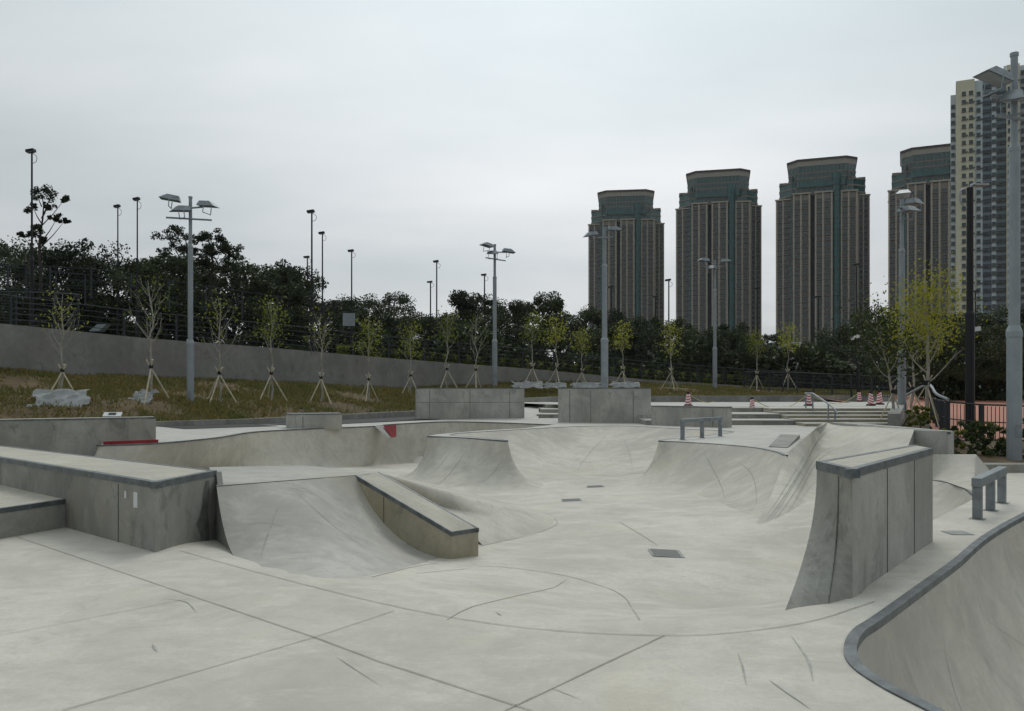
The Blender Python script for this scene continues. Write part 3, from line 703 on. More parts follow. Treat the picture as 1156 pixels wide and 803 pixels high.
mb = MB(); steel_edge(mb, k0 + o0, k3 + o0, perp_in(k0, k3, k0 + Vector((2, 0, 0))), .05, .06); mb.build('steel_edge', m_steel, t)
# left flank of the bank above the deck
mb = MB(); fl_ = [P(886, 514, DZ), P(897, 504, .52), P(915, 489, .70), k0]; lo_ = [Vector((v.x, v.y, DZ - .1)) for v in fl_]
mb.add([v + o0 for v in fl_ + lo_[::-1]], [tuple(range(8))]); mb.build('side_face', m_wall2, t)

# tiny wedge behind the bank edge
t0 = P(871, 507, DZ); mb = MB()
w0 = [P(868, 505, DZ), P(889, 506, DZ), P(903, 495, DZ), P(881, 494.5, DZ)]
mb.prism([(v.x, v.y) for v in w0], DZ - .1, [DZ + .02, DZ + .02, DZ + .09, DZ + .09]); tag(mb.build('kicker', m_wall), 'small grey concrete kicker wedge on the deck where bowl rim meets the bank', 'skate ramp')

# small bank behind the pit (right)
t = empty('bank', P(1080, 540, 0), 0, 'small pale concrete bank standing beyond the little pit, behind near rail', 'skate ramp')
o0 = -t.location
s_top = [P(1030, 513, .42), P(1060, 513, .42), P(1102, 513, .42)]; s_toe = [P(1025, 539, 0), P(1056, 541, 0), P(1099, 555, 0)]
o, a_, b_ = transition('curved_face', s_top, s_toe, m_bowl, n=10, sub=5, straight=.2, parent=t, kind=None, sink=-.004, snap=False); moved(o, o0)
e1 = P(1119, 533, 0)
mb = MB(); mb.add([v + o0 for v in (s_top[2], s_toe[2], e1)], [(0, 1, 2)]); mb.add([v + o0 for v in (s_top[2], e1, s_top[2] + Vector((0, .1, -.42)))], [(0, 1, 2)])
mb.add([v + o0 for v in (s_top[0], s_top[2], s_top[2] + Vector((0, .1, -.42)), s_top[0] + Vector((0, .1, -.42)))], [(0, 1, 2, 3)]); mb.build('side_face', m_deck, t)

# quarter wall at the far left with red painted lip
t = empty('wall', P(176, 500, .4), 0, 'grey concrete wall at far left behind the long ledge', 'concrete wall')
o0 = -t.location; u0 = P(176, 471, .97); u1 = P(0, 474, .97); du = (u1 - u0).normalized(); u2 = u0 + du * 6
mb = MB(); nn_ = Vector((du.y, -du.x, 0)); nn_ = nn_ if nn_.y > 0 else -nn_
a_ = [u0, u2, u2 + nn_ * .5, u0 + nn_ * .5]; 
mb.prism([(v + o0)[:2] for v in a_], -1.6, .97 - .003 + o0.z); mb.build('body', m_wall, t)
mb = MB(); mb.add([v + o0 for v in a_], [(0, 3, 2, 1)]); mb.build('top_slab', m_top, t)
mb = MB(); steel_edge(mb, u0 + o0, u2 + o0, nn_, .035, .05); mb.build('steel_edge', m_steel, t)
mb = MB(); sA = P(117.5, 502.2, DZ); sB = P(178.5, 499.9, DZ); dv = (sB - sA).normalized(); nv = Vector((-dv.y, dv.x, 0))
mb.obox((sA + sB) / 2 + Vector((0, 0, .035)) + nv * .03, dv * (sB - sA).length / 2, nv * .05, (0, 0, .035)); tag(mb.build('red_coping', m_red), 'red painted coping block on rim below the far left wall', 'coping')
# red painted triangle on the hip of the left bowl
mb = MB(); q = [P(431, 480.5, DZ + .015), P(440, 479.6, DZ + .015)]; dd_ = q[0].y
tri = [Q(432.5, dd_ - .12, 480.3), Q(441.5, dd_ - .12, 480.0), Q(441.5, dd_ - .5, 493.5)]
b_ = [v + Vector((.10, .5, -.02)) for v in tri]
mb.add(tri + b_, [(0, 1, 2), (5, 4, 3), (0, 3, 4, 1), (1, 4, 5, 2), (2, 5, 3, 0)]); tag(mb.build('hip_marker', m_red), 'dark red painted triangle on the corner of the left bowl rim', 'painted marker')
mb = MB(); tri = [Q(423, dd_ - .12, 481.2), Q(430, dd_ - .13, 480.7), Q(441, dd_ - .52, 494), Q(438, dd_ - .5, 495)]
b_ = [v + Vector((.08, .5, -.03)) for v in tri]
mb.add(tri + b_, [(0, 1, 2, 3), (7, 6, 5, 4), (0, 4, 5, 1), (1, 5, 6, 2), (2, 6, 7, 3), (3, 7, 4, 0)]); mb_o = mb.build('hip_ridge', m_deck); tag(mb_o, 'pale raised concrete ridge beside the red painted triangle', 'concrete ridge')

# low box and tall walls on the far deck
def slab_thing(name, label, cat, px0, px1, ytop, ybase, z, thick, mt=m_wall2, grooves=(), y1=None, hgroove=None):
    a = P(px0, ybase, z); d0 = a.y; b = P(px1, y1 or ybase, z); h = (ybase - ytop) * d0 / FPX
    dv = (b - a).normalized(); nv = Vector((-dv.y, dv.x, 0)); L_ = (b - a).length
    t = empty(name, a, math.atan2(dv.y, dv.x), label, cat)
    mb = MB(); mb.box(0, L_, 0, thick, -.05, h - .003); mb.build('body', mt, t)
    mb = MB(); mb.box(-.015, L_ + .015, -.015, thick + .015, h - .001, h + .03); mb.build('top_edge', m_steel, t)
    for g in grooves: mb = MB(); mb.box(L_ * g - .01, L_ * g + .01, -.004, .01, .01, h - .06); mb.build('form_joint', m_fj, t)
    if hgroove: mb = MB(); mb.box(.01, L_ - .01, -.003, .01, h * hgroove - .008, h * hgroove + .008); mb.build('form_joint', m_fj, t)
    return t, h
slab_thing('wall', 'left one of two tall concrete walls standing on the far deck', 'concrete wall', 470, 592, 438.8, 474, DZ, .35, grooves=(.12, .49, .86), y1=473, hgroove=.55)
slab_thing('wall', 'right one of two tall concrete walls on the far deck, joined to a lower ledge', 'concrete wall', 630, 734, 438.8, 477, DZ, .35, grooves=(.13, .36, .82), y1=478)
slab_thing('ledge', 'lower grey concrete ledge attached to the right tall far wall', 'skate ledge', 735, 818, 459, 480, DZ, .45, grooves=(.85,), y1=483)
slab_thing('box', 'low pale concrete box standing alone on the left deck', 'skate box', 327, 386, 468.5, 484, DZ, 1.0, mt=m_wall2, grooves=(.25,), y1=483)

# grind rails
def grind_rail(pa, pb, h, r, label, n_posts=3):
    v = pb - pa; L_ = v.length
    t = empty('grind_rail', pa, math.atan2(v.y, v.x), label, 'grind rail', 'square steel grind rails')
    mb = MB(); mb.box(-r * 1.2, L_ + r * 1.2, -r, r, h - 2 * r, h); mb.build('top_bar', m_rail, t, bevel=.008)
    for i in range(n_posts):
        x = L_ * i / (n_posts - 1); mb = MB(); mb.box(x - r * .9, x + r * .9, -r * .9, r * .9, 0.006, h - 2 * r - .001); mb.build('post', m_rail, t, bevel=.006)
        mb = MB(); mb.box(x - r * 1.5, x + r * 1.5, -r * 1.5, r * 1.5, 0, .006); mb.build('foot_plate', m_grate, t)
a = P(1103.5, 586, 0); b = P(1131, 568, 0); grind_rail(a, b, .52, .058, 'square steel grind rail on three posts at the right, near foreground bowl')
a = P(770.5, 496.5, DZ); b = P(813, 492.5, DZ); grind_rail(a, b, .50, .045, 'small square steel grind rail on the far deck beside bowl rim')

# ------------------------------------------------------------------ steps, plaza, kerbs
def flight(label, edges, x0f, x1f, z0, rise, back, name='steps'):
    d0 = edges[0]; t = empty(name, (x0f(d0), d0, z0), 0, label, 'steps'); o0 = -t.location
    for i, d in enumerate(edges):
        dn = back; zt_ = z0 + rise * (i + 1)
        mb = MB(); pl = [(x0f(d), d), (x1f(d), d), (x1f(dn), dn), (x0f(dn), dn)]
        mb.prism([(x + o0.x, y + o0.y) for x, y in pl], o0.z + z0 + rise * i - (.1 if i == 0 else .0), o0.z + zt_ - .03); mb.build('riser', m_yel if name == 'stairs' else m_wall, t)
        mb = MB(); pl = [(x0f(d) - .0, d - .02), (x1f(d), d - .02), (x1f(dn), dn), (x0f(dn), dn)]
        mb.prism([(x + o0.x, y + o0.y) for x, y in pl], o0.z + zt_ - .029, o0.z + zt_); mb.build('tread', m_deck, t)
    return t
def dz(y, z): return (EYE - z) * FPX / (y - HY)
r3 = (PZ - DZ) / 3
flight('long low concrete seating steps behind the far deck, left of the stairs', [dz(480, DZ), dz(472.6, DZ + r3), dz(465.3, DZ + 2 * r3)],
       lambda d: X(736, 27), lambda d: X(906, 27.5) - (d - 27.5) * .0, DZ, r3, 34, 'seating_steps')
r5 = (PZ - DZ) / 5; xs0 = X(906, 27.5); xs1 = X(1002, 27.5)
flight('narrow yellowish concrete stairs with handrail leading up to the plaza', [27.3, 28.2, 29.1, 30.0, 30.9], lambda d: xs0 + .01, lambda d: X(1001 + (d - 27) * 2.1, d), DZ, r5, 34, 'stairs')
r3b = (PZ - DZ) / 3
flight('short concrete steps seen between the two tall far walls', [34.8, 36.4, 38.2], lambda d: X(606 if d < 35 else 611 if d < 37 else 617, d) if d < 39 else X(611, 36), lambda d: X(660, 36), DZ, r3b, 41, 'steps')
# plaza sheet
mb = MB(); mb.add([(X(736, 27), 33.9, PZ + .004), (X(1016, 33.9), 33.9, PZ + .004), (X(1008, 47), 47, PZ + .004), (-2, 47, PZ + .004), (X(611, 36), 39, PZ + .004)], [(0, 1, 2, 3, 4)])
tag(mb.build('plaza', m_deck), kind='structure')
mb = MB(); mb.prism([(-2.2, 33), (X(606, 35), 33), (X(611, 38), 41), (X(611, 38), 43.8), (-1.5, 40)], DZ - .1, [DZ + .004, DZ + .004, PZ - .1, PZ, .6]); tag(mb.build('access_ramp', m_deck), kind='structure')
# wing wall right of the stairs
mb = MB(); mb.prism([(X(1002, 26.9), 26.9), (X(1002, 26.9) + .4, 26.9), (X(1011.5, 31.5) + .4, 31.5), (X(1011.5, 31.5), 31.5)], DZ - .1, [DZ + .42, DZ + .42, PZ + .28, PZ + .28]); tag(mb.build('wing_wall', m_wall2), 'sloping concrete side wall right of the stairs', 'concrete wall')
# handrail on stairs
t = empty('handrail', (X(944, 27.3), 27.3, DZ), 0, 'low grey steel handrail on the concrete stairs', 'handrail'); hr = []
x_ = 0; yy = [0, 1.0, 3.4, 4.4]; zz = [0, r5 * 1.2, PZ - DZ, PZ - DZ]
tops_ = [(0, .1, .55), (.12, 1.0, .72), (.42, 3.3, 1.05), (.5, 4.3, 1.05)]
mb = MB(); mb.tube([(0, -.1, .42)] + tops_, .03, 8); mb.build('top_bar', m_rail, t)
for (x, y, z), zb_ in zip([(0, .1, .55), (.12, 1.0, .72), (.42, 3.3, 1.05), (.5, 4.25, 1.05)], [0, 2 * r5 if False else r5, 4 * r5, 5 * r5]): mb = MB(); mb.tube([(x, y, zb_), (x, y, z)], .028, 8); mb.build('post', m_rail, t)

# planter kerb polyline (front of the grass)
K = [(-30, 24.0, .62, .40), (X(178, 27.2), 27.2, .56, .40), (X(280, 29.2), 29.2, .57, .40), (X(470, 36.2), 36.2, .66, .42), (X(530, 40), 40, .85, .6), (X(590, 44), 44, 1.12, .88), (X(640, 45), 45, 1.22, PZ), (X(807, 45.5), 45.5, 1.22, PZ), (X(1010, 47), 47, 1.25, PZ)]
mb = MB(); kt = .28
for i in range(len(K) - 1):
    a, b = K[i], K[i + 1]; d = Vector((b[0] - a[0], b[1] - a[1], 0)).normalized(); nn_ = Vector((-d.y, d.x, 0)) * kt
    mb.prism([(a[0], a[1]), (b[0], b[1]), (b[0] + nn_.x, b[1] + nn_.y), (a[0] + nn_.x, a[1] + nn_.y)], -.2, [a[2], b[2], b[2], a[2]])
tag(mb.build('kerb', m_wall), 'long concrete planter kerb along the foot of the grass bank', 'kerb')
mb = MB()           # gutter in front of it, its channel shadow painted near-black
for i in range(len(K) - 1):
    a, b = K[i], K[i + 1]; d = Vector((b[0] - a[0], b[1] - a[1], 0)).normalized(); nn_ = Vector((d.y, -d.x, 0)) * ((2.4, 2.4, 2.8, 3.2, 2.0)[i] if i < 5 else 1.6)
    mb.add([(a[0] + nn_.x, a[1] + nn_.y, a[3] + .012), (b[0] + nn_.x, b[1] + nn_.y, b[3] + .012), (b[0], b[1], b[3] + .012), (a[0], a[1], a[3] + .012)], [(0, 1, 2, 3)])
tag(mb.build('gutter', m_asph), kind='structure')

# retaining wall
Wl = [(X(-60, 31.5), 31.5, 2.45, 4.25), (X(30, 34), 34, 2.3, 4.15), (X(160, 37), 37, 2.1, 3.85), (X(300, 40), 40, 1.93, 3.58), (X(450, 45), 45, 1.60, 3.2), (X(600, 50), 50, 2.0, 2.78), (X(730, 54), 54, 1.95, 2.18), (X(860, 58), 58, 1.6, 1.72), (X(1010, 64), 64, 1.25, 1.3)]
t = empty('retaining_wall', (Wl[1][0], Wl[1][1], 2.0), 0, 'long dark grey retaining wall stepping down behind the grass bank', 'wall'); o0 = -t.location
mb = MB(); mt = MB()
for i in range(len(Wl) - 1):
    a, b = Wl[i], Wl[i + 1]; d = Vector((b[0] - a[0], b[1] - a[1], 0)).normalized(); nn_ = Vector((-d.y, d.x, 0)) * .35
    pl = [(a[0] + o0.x, a[1] + o0.y), (b[0] + o0.x, b[1] + o0.y), (b[0] + nn_.x + o0.x, b[1] + nn_.y + o0.y), (a[0] + nn_.x + o0.x, a[1] + nn_.y + o0.y)]
    mb.prism(pl, -2.5, [a[3] + o0.z, b[3] + o0.z, b[3] + o0.z, a[3] + o0.z])
mb.build('wall_face', m_ret, t)
# grass bank sheet between kerb and wall
def interp(tab, u):
    n_ = len(tab) - 1; i = min(int(u * n_), n_ - 1); f = u * n_ - i
    return [a + (b - a) * f for a, b in zip(tab[i], tab[i + 1])]
NU, NV = 90, 16; grid = []; mb = MB()
Kp = [(k[0], k[1] + .2, k[2] - .06) for k in K]; Wp = [(q[0], q[1] + .05, q[2]) for q in Wl]
def bank_pt(u, v):
    a = interp(Kp, u); b = interp(Wp, u); h = v ** .85
    x = a[0] + (b[0] - a[0]) * v; y = a[1] + (b[1] - a[1]) * v; z = a[2] + (b[2] - a[2]) * h
    z += (math.sin(x * 1.3 + y) * .05 + math.sin(x * .47 - y * .8) * .08) * math.sin(math.pi * min(1, v)) 
    return Vector((x, y, z))
for i in range(NU + 1):
    for j in range(NV + 1): mb.v.append(tuple(bank_pt(i / NU, j / NV)))
for i in range(NU):
    for j in range(NV): a = i * (NV + 1) + j; mb.f.append((a, a + NV + 1, a + NV + 2, a + 1)); mb.m.append(0)
tag(mb.build('grass_bank', m_soil, smooth=True), kind='structure')
mb = MB()
for i in range(90000):
    u = random.random(); v = random.random() ** .9; p = bank_pt(u, v)
    if math.sin(p.x * 1.1) + math.sin(p.y * 1.7 + p.x * .6) + random.gauss(0, .6) < -.75: continue
    h = random.uniform(.06, .20); a = random.uniform(0, 6.28); w_ = random.uniform(.02, .05); dx, dy = math.cos(a) * w_, math.sin(a) * w_
    lx, ly = random.gauss(0, .06), random.gauss(0, .06)
    mb.add([(p.x - dx, p.y - dy, p.z - .02), (p.x + dx, p.y + dy, p.z - .02), (p.x + lx, p.y + ly, p.z + h)], [(0, 1, 2)])
tag(mb.build('grass', m_grass), 'dry brown and green grass covering the bank below the retaining wall', 'grass', kind='stuff')

# raised walkway behind the wall, land beyond
mb = MB()
for i in range(len(Wl) - 1):
    a, b = Wl[i], Wl[i + 1]
    mb.add([(a[0], a[1] + .3, a[3] - .05), (b[0], b[1] + .3, b[3] - .05), (b[0] + 1, b[1] + 6, b[3] - .02), (a[0] + 1, a[1] + 6, a[3] - .02)], [(0, 1, 2, 3)])
tag(mb.build('raised_walkway', m_asph), kind='structure')
mb = MB()
for i in range(len(Wl) - 1):
    a, b = Wl[i], Wl[i + 1]
    mb.add([(a[0] + 1, a[1] + 6, a[3] - .04), (b[0] + 1, b[1] + 6, b[3] - .04), (b[0] * 2 + 10, 140, max(.5, b[3] - .6)), (a[0] * 2 - 10, 140, max(.5, a[3] + 1.0))], [(0, 1, 2, 3)])
mb.add([(-400, 140, 0.4), (400, 140, 0.4), (3000, 3500, 0.2), (-3000, 3500, 0.2)], [(0, 1, 2, 3)])
tag(mb.build('hillside', m_land), kind='structure')
mb = MB(); mb.add([(-3000, -200, -2.6), (3000, -200, -2.6), (3000, 3500, -2.6), (-3000, 3500, -2.6)], [(0, 1, 2, 3)]); tag(mb.build('ground', m_land), kind='structure')
# red promenade
mb = MB(); mb.add([(X(1062, 24.5), 24.5, .14), (40, 24.5, .14), (60, 66, 1.10), (X(905, 66), 66, 1.18), (X(905, 50), 50, 1.20), (X(1040, 34), 34, .62)], [(0, 1, 2, 3, 4, 5)])
tag(mb.build('red_footpath', m_brick), kind='structure')
# planter on the right
mb = MB(); mb.add([(9.15, 16.75, .14), (30, 16.75, .14), (30, 24.7, .1), (X(1062, 24.7), 24.7, .1), (X(1040, 34), 34.4, .6), (15.6, 34.0, .84), (14.9, 31.5, .7), (12.6, 27.0, .42), (12.1, 26.0, .35), (9.3, 21.2, .3)], [tuple(range(10))])
tag(mb.build('planter_soil', m_soil), kind='structure')
mb = MB(); mb.box(X(1104, 16.4) , 30, 16.35, 16.75, -.05, .16); tag(mb.build('kerb', m_wall), 'low dark concrete kerb of the planter at the right edge', 'kerb')

# ------------------------------------------------------------------ fences
def fence(label, pts, h, rails, spacing, bars=.0, pr=.035, name='railing', mt=None):
    mt = mt or m_blackfence
    t = empty(name, pts[0], 0, label, 'railing'); o0 = -Vector(pts[0]); pts = [Vector(p) + o0 for p in pts]
    for rz in rails:
        mb = MB(); mb.tube([p + Vector((0, 0, rz * h)) for p in pts], .028 if rz > .97 else .018, 6); mb.build('top_rail' if rz > .97 else 'rail', mt, t)
    bm_ = MB(); acc = 0.0; nxt = 0.0; nb = 0.0
    for a, b in zip(pts[:-1], pts[1:]):
        L_ = (b - a).length; d = (b - a) / L_
        while nxt <= acc + L_:
            p = a + d * (nxt - acc); mb = MB(); mb.obox(p + Vector((0, 0, h * .5)), (pr, 0, 0), (0, pr, 0), (0, 0, h * .5 + .02)); mb.build('post', mt, t); nxt += spacing
        if bars:
            while nb <= acc + L_:
                p = a + d * (nb - acc); bm_.obox(p + Vector((0, 0, h * .5)), (.008, 0, 0), (0, .008, 0), (0, 0, h * .46)); nb += bars
        acc += L_
    if bars: tag(bm_.build('bars', mt, t), kind='stuff')
    return t
wp = [Vector((q[0], q[1] + .2, q[3])) for q in Wl]
fence('long black railing running along the top of the retaining wall', wp, 1.15, (1.0, .8, .6, .4, .2), 2.2)
fence('black railing of the upper ramp behind the wall, at the left', [Q(-40, 44, 330), Q(120, 46, 338), Q(200, 48, 350), Q(330, 50, 368)], 1.6, (1.0, .8, .6, .4, .2), 2.0)
fence('topmost black railing among the dark trees at far left', [Q(-40, 52, 330), Q(110, 54, 345)], 1.9, (1.0, .75, .5, .25), 1.7)
fence('tall grey-black mesh railing right at the left edge', [Q(-30, 36, 374), Q(60, 39, 372), Q(90, 41, 372)], 1.7, (1.0, .85, .7, .55, .4, .25, .1), 1.8)
fence('black railing along the red footpath behind the plaza', [Q(840, 56, 440), Q(905, 50, 444), Q(1004, 44, 451), Q(1030, 41, 453)], 1.2, (1.0, .5, .12), 1.45, .16)
fp = [Q(1052, 31, 484), Q(1061, 27.5, 491), Q(1072, 25.3, 496), Q(1103, 24.6, 500), Q(1156, 24.4, 502), Q(1260, 24.2, 505)]
t = fence('black railing with curved steel handrail beside the red footpath at the right', fp, 1.12, (1.0, .55, .1), 1.42, .11, .055)
mb = MB(); c_ = catmull([Vector((-.35, 1.2, 1.25)), Vector((-.1, .1, 1.62)), fp[1] - fp[0] + Vector((-.12, 0, 1.34)), fp[2] - fp[0] + Vector((-.1, -.1, 1.20))], 5); mb.tube(c_, .045, 8); mb.build('handrail', m_galv, t)

# ------------------------------------------------------------------ lamps
def flood_pole(H, heads, arms, k=1.0):
    """tapered three-section mast; heads: (dx, dz, tilt)"""
    t = empty('floodlight_pole')
    mb = MB(); mb.lathe([(.19 * k, 0), (.19 * k, H * .31), (.205 * k, H * .312), (.205 * k, H * .325), (.14 * k, H * .34)], 14); mb.build('lower_mast', m_galv, t, smooth=False)
    mb = MB(); mb.lathe([(.14 * k, H * .34), (.135 * k, H * .76), (.15 * k, H * .762), (.15 * k, H * .77), (.095 * k, H * .78)], 12); mb.build('middle_mast', m_galv, t)
    mb = MB(); mb.lathe([(.095 * k, H * .78), (.09 * k, H * .99), (.11 * k, H * .992), (.11 * k, H)], 12); mb.build('upper_mast', m_galv, t)
    mb = MB(); mb.box(-.07 * k, .07 * k, -.2 * k, -.188 * k, .55, .8); mb.build('access_door', m_rail, t)
    for z, x0, x1, dy in arms: mb = MB(); mb.tube([(x0, -.13 + dy * .3, z), (x1, -.13 - dy * .3, z)], .035, 6); mb.build('crossarm', m_galv, t)
    for dx, z, tilt, yaw in heads:
        e = MB(); c = Vector((dx, -.25, z)); sx = 1 if dx >= 0 else -1; ca, sa = math.cos(tilt) * sx, math.sin(tilt)
        ux = Vector((ca * math.cos(yaw), ca * math.sin(yaw), sa)); uy = Vector((-math.sin(yaw), math.cos(yaw), 0)); uz = ux.cross(uy)
        if uz.z < 0: uz = -uz
        vs_ = [c - ux * .33 - uy * .22 - uz * .05, c + ux * .38 - uy * .24 - uz * .03, c + ux * .38 + uy * .24 - uz * .03, c - ux * .33 + uy * .22 - uz * .05,
               c - ux * .28 - uy * .14 + uz * .13, c + ux * .12 - uy * .14 + uz * .15, c + ux * .12 + uy * .14 + uz * .15, c - ux * .28 + uy * .14 + uz * .13]
        e.add(vs_, [(3, 2, 1, 0), (4, 5, 6, 7), (0, 1, 5, 4), (1, 2, 6, 5), (2, 3, 7, 6), (3, 0, 4, 7)]); hd = e.build('floodlight', m_rail, t)
        g = MB(); g.add([v - uz * .004 for v in (c - ux * .28 - uy * .19 - uz * .05, c + ux * .33 - uy * .2 - uz * .034, c + ux * .33 + uy * .2 - uz * .034, c - ux * .28 + uy * .19 - uz * .05)], [(3, 2, 1, 0)]); g.build('lens', m_lens, hd)
        g = MB(); g.tube([c - uz * .05 - uy * .26, c - uz * .3 - uy * .26, c - uz * .3 + uy * .26, c - uz * .05 + uy * .26], .018, 5); g.build('bracket', m_galv, hd)
    return t
Hp = 8.0
def place(t, px, d, py_base, H_des, label, cat, group, H0_=Hp, rz=0):
    t.location = Q(px, d, py_base); s = H_des / H0_; t.scale = (1 if s > .9 else .9, 1 if s > .9 else .9, s); t.rotation_euler.z = rz; return tag(t, label, cat, group)
GRP = 'tall grey floodlight masts'
f1 = flood_pole(Hp, [(-.62, 7.85, .12, .2), (-.25, 7.45, -.15, .7), (.72, 7.62, -.12, -.2)], [(7.55, -.45, .6, .6), (7.15, -.75, .75, -.8)], .68)
place(f1, 215, 31, 467, 245 * 31 / FPX, 'tall grey floodlight mast on the grass bank at the left', 'floodlight mast', GRP)
f2 = flood_pole(Hp, [(-.62, 7.85, .12, .2), (-.25, 7.45, -.15, .7), (.72, 7.62, -.12, -.2)], [(7.55, -.45, .6, .6), (7.15, -.75, .75, -.8)], .78); place(f2, 558.5, 47, 438, 162 * 47 / FPX, 'grey floodlight mast rising behind the left tall far wall', 'floodlight mast', GRP, rz=.5)
f3 = flood_pole(Hp, [(-.72, 7.6, -.2, .3), (.45, 7.85, 0.0, .2)], [(7.5, -.4, .4, .3)])
place(f3, 682.5, 43, 445, 188 * 43 / FPX, 'grey floodlight mast rising behind the right tall far wall', 'floodlight mast', GRP)
f4 = flood_pole(Hp, [(-.75, 7.95, .05, .2), (-.25, 7.5, -.1, 1.0), (.62, 7.9, 0.0, -.2)], [(7.6, -.6, .6, .5)], .75)
place(f4, 807, 53, 442, 148 * 53 / FPX, 'slim grey floodlight mast in front of the second tower', 'floodlight mast', GRP)
f5 = copy_tree(f4); place(f5, 1018, 30, 481, 257 * 30 / FPX, 'grey floodlight mast beside the stairs, half hidden by yellow tree', 'floodlight mast', GRP, rz=.9)
# the near mast with big lamps
f6 = flood_pole(Hp, [(-.58, 7.45, .22, .2), (-.15, 7.05, -.2, .9), (.55, 7.3, 0.2, -.2)], [(7.15, -.5, .5, .6), (6.7, -.6, .5, -.6)], .82)
f6.location = P(1143.5, 526, 0) + Vector((0, 0, .1)); f6.location = Q(1145, 17.4, 526); H6 = (526 - 60) * 17.4 / FPX; f6.scale = (.92, .92, H6 / Hp)
tag(f6, 'nearest grey floodlight mast at the right edge of the park', 'floodlight mast', GRP)

def lamp_post(H=8.0):
    t = empty('lamp_post')
    mb = MB(); mb.lathe([(.10, 0), (.10, H * .40), (.055, H * .42)], 10); mb.build('lower_post', m_black, t)
    mb = MB(); mb.lathe([(.055, H * .42), (.045, H)], 8); mb.build('upper_post', m_black, t)
    mb = MB(); mb.obox((-.06, 0, H + .06), (.2, 0, .03), (0, .16, 0), (-.01, 0, .06)); mb.build('lamp_head', m_black, t)
    mb = MB(); mb.obox((-.06, -.02, H - .02), (.15, 0, .02), (0, .12, 0), (-.002, 0, .01)); mb.build('lens', m_lens, t)
    mb = MB(); mb.tube(catmull([(.05, 0, H - .05), (.25, 0, H - .2), (.22, 0, H - .42), (.03, 0, H - .5)], 4), .014, 5); mb.build('cable', m_black, t)
    return t
lp0 = lamp_post(); first = True
LPs = [(36, 172, 44, 374), (133, 234, 62, 390), (155, 226, 58, 395), (352, 240, 48, 399), (364, 264, 60, 396), (347, 291, 80, 396), (397, 284, 60, 404), (493, 296, 66, 410),
       (486, 319, 90, 408), (547, 311, 84, 412), (690, 325, 80, 425), (740, 336, 96, 425), (755, 317, 84, 428), (855, 327, 84, 432), (924, 336, 92, 430), (967, 300, 96, 430), (1101, 330, 60, 450)]
LPs.sort()
LPd = {36: 'tallest black lamp post at the far left, rising beside a thin tall tree', 133: 'black lamp post above the left trees, left of a close pair', 155: 'black lamp post above the left trees, right of a close pair',
       347: 'small distant black lamp post just left of two taller ones', 352: 'tall thick black lamp post between left mast and middle mast', 364: 'black lamp post standing just right of the tall thick one',
       397: 'black lamp post carrying a pale square box on its stem', 486: 'small distant black lamp post just left of a nearer one', 493: 'black lamp post left of the middle floodlight mast',
       547: 'distant black lamp post just left of the middle floodlight mast', 690: 'black lamp post in front of the leftmost tower', 740: 'dim black lamp post in front of the right side of leftmost tower',
       755: 'black lamp post in the gap between first and second towers', 855: 'black lamp post in front of the right edge of second tower', 924: 'black lamp post in front of the third tower',
       967: 'black lamp post in front of the right half of third tower', 1101: 'slim black lamp post right behind the thick one by the footpath'}
for px, yt, d, yb in LPs:
    o = lp0 if first else copy_tree(lp0); first = False
    o.location = Q(px, d, yb); H_ = (yb - yt) * d / FPX; s = max(1.0, d / 62); o.scale = (s, s, H_ / 8.0)
    tag(o, LPd[px], 'lamp post', 'thin black lamp posts beyond the park')
mb = MB(); c = Q(394, 59.6, 361); mb.box(c.x - .42, c.x + .42, c.y - .1, c.y + .05, c.z - .45, c.z + .45); mb.obox(c + Vector((.5, .02, 0)), (.12, 0, 0), (0, .03, 0), (0, 0, .05)); tag(mb.build('sign_panel', m_galv), 'pale grey square box mounted on the lamp post left of centre', 'sign box')
# thick black post by the footpath with curved arm and camera
t = empty('lamp_post', Q(1095, 25.5, 486), 0, 'thick black lamp post with curved arm beside the red footpath', 'lamp post'); Hh = (486 - 212) * 25.5 / FPX
mb = MB(); mb.lathe([(.13, -.3), (.13, Hh * .48), (.10, Hh * .49), (.095, Hh)], 12); mb.build('post', m_black, t)
mb = MB(); mb.tube(catmull([(0, 0, Hh - .1), (.03, 0, Hh + .06), (.2, 0, Hh + .1)], 4), .04, 6); mb.build('arm', m_galv, t)
mb = MB(); mb.obox((.32, 0, Hh + .08), (.2, 0, 0), (0, .12, 0), (0, 0, .03)); mb.build('lamp_head', m_lens, t)
mb = MB(); mb.tube(catmull([(-.1, 0, Hh - .02), (-.28, 0, Hh - .1), (-.28, 0, Hh - .45), (-.08, 0, Hh - .6)], 5), .025, 5); mb.build('cable', m_galv, t)
c = Q(1101, 25.5, 372) - t.location
mb = MB(); mb.obox(c, (.14, 0, .03), (0, .06, 0), (-.01, 0, .06)); cm = mb.build('security_camera', m_white, t)
mb = MB(); mb.obox(c + Vector((-.06, 0, -.13)), (.03, 0, 0), (0, .03, 0), (0, 0, .06)); mb.build('bracket', m_white, cm)
t = empty('lamp_post', Q(969, 46, 449), 0, 'short black post carrying a white security camera behind the stairs', 'camera post')
mb = MB(); mb.lathe([(.10, 0), (.10, 2.2), (.06, 2.25), (.06, 4.2)], 8); mb.build('post', m_black, t)
mb = MB(); mb.obox((-.2, -.1, 3.3), (.22, 0, .08), (0, .08, 0), (-.02, 0, .08)); mb.build('security_camera', m_white, t)

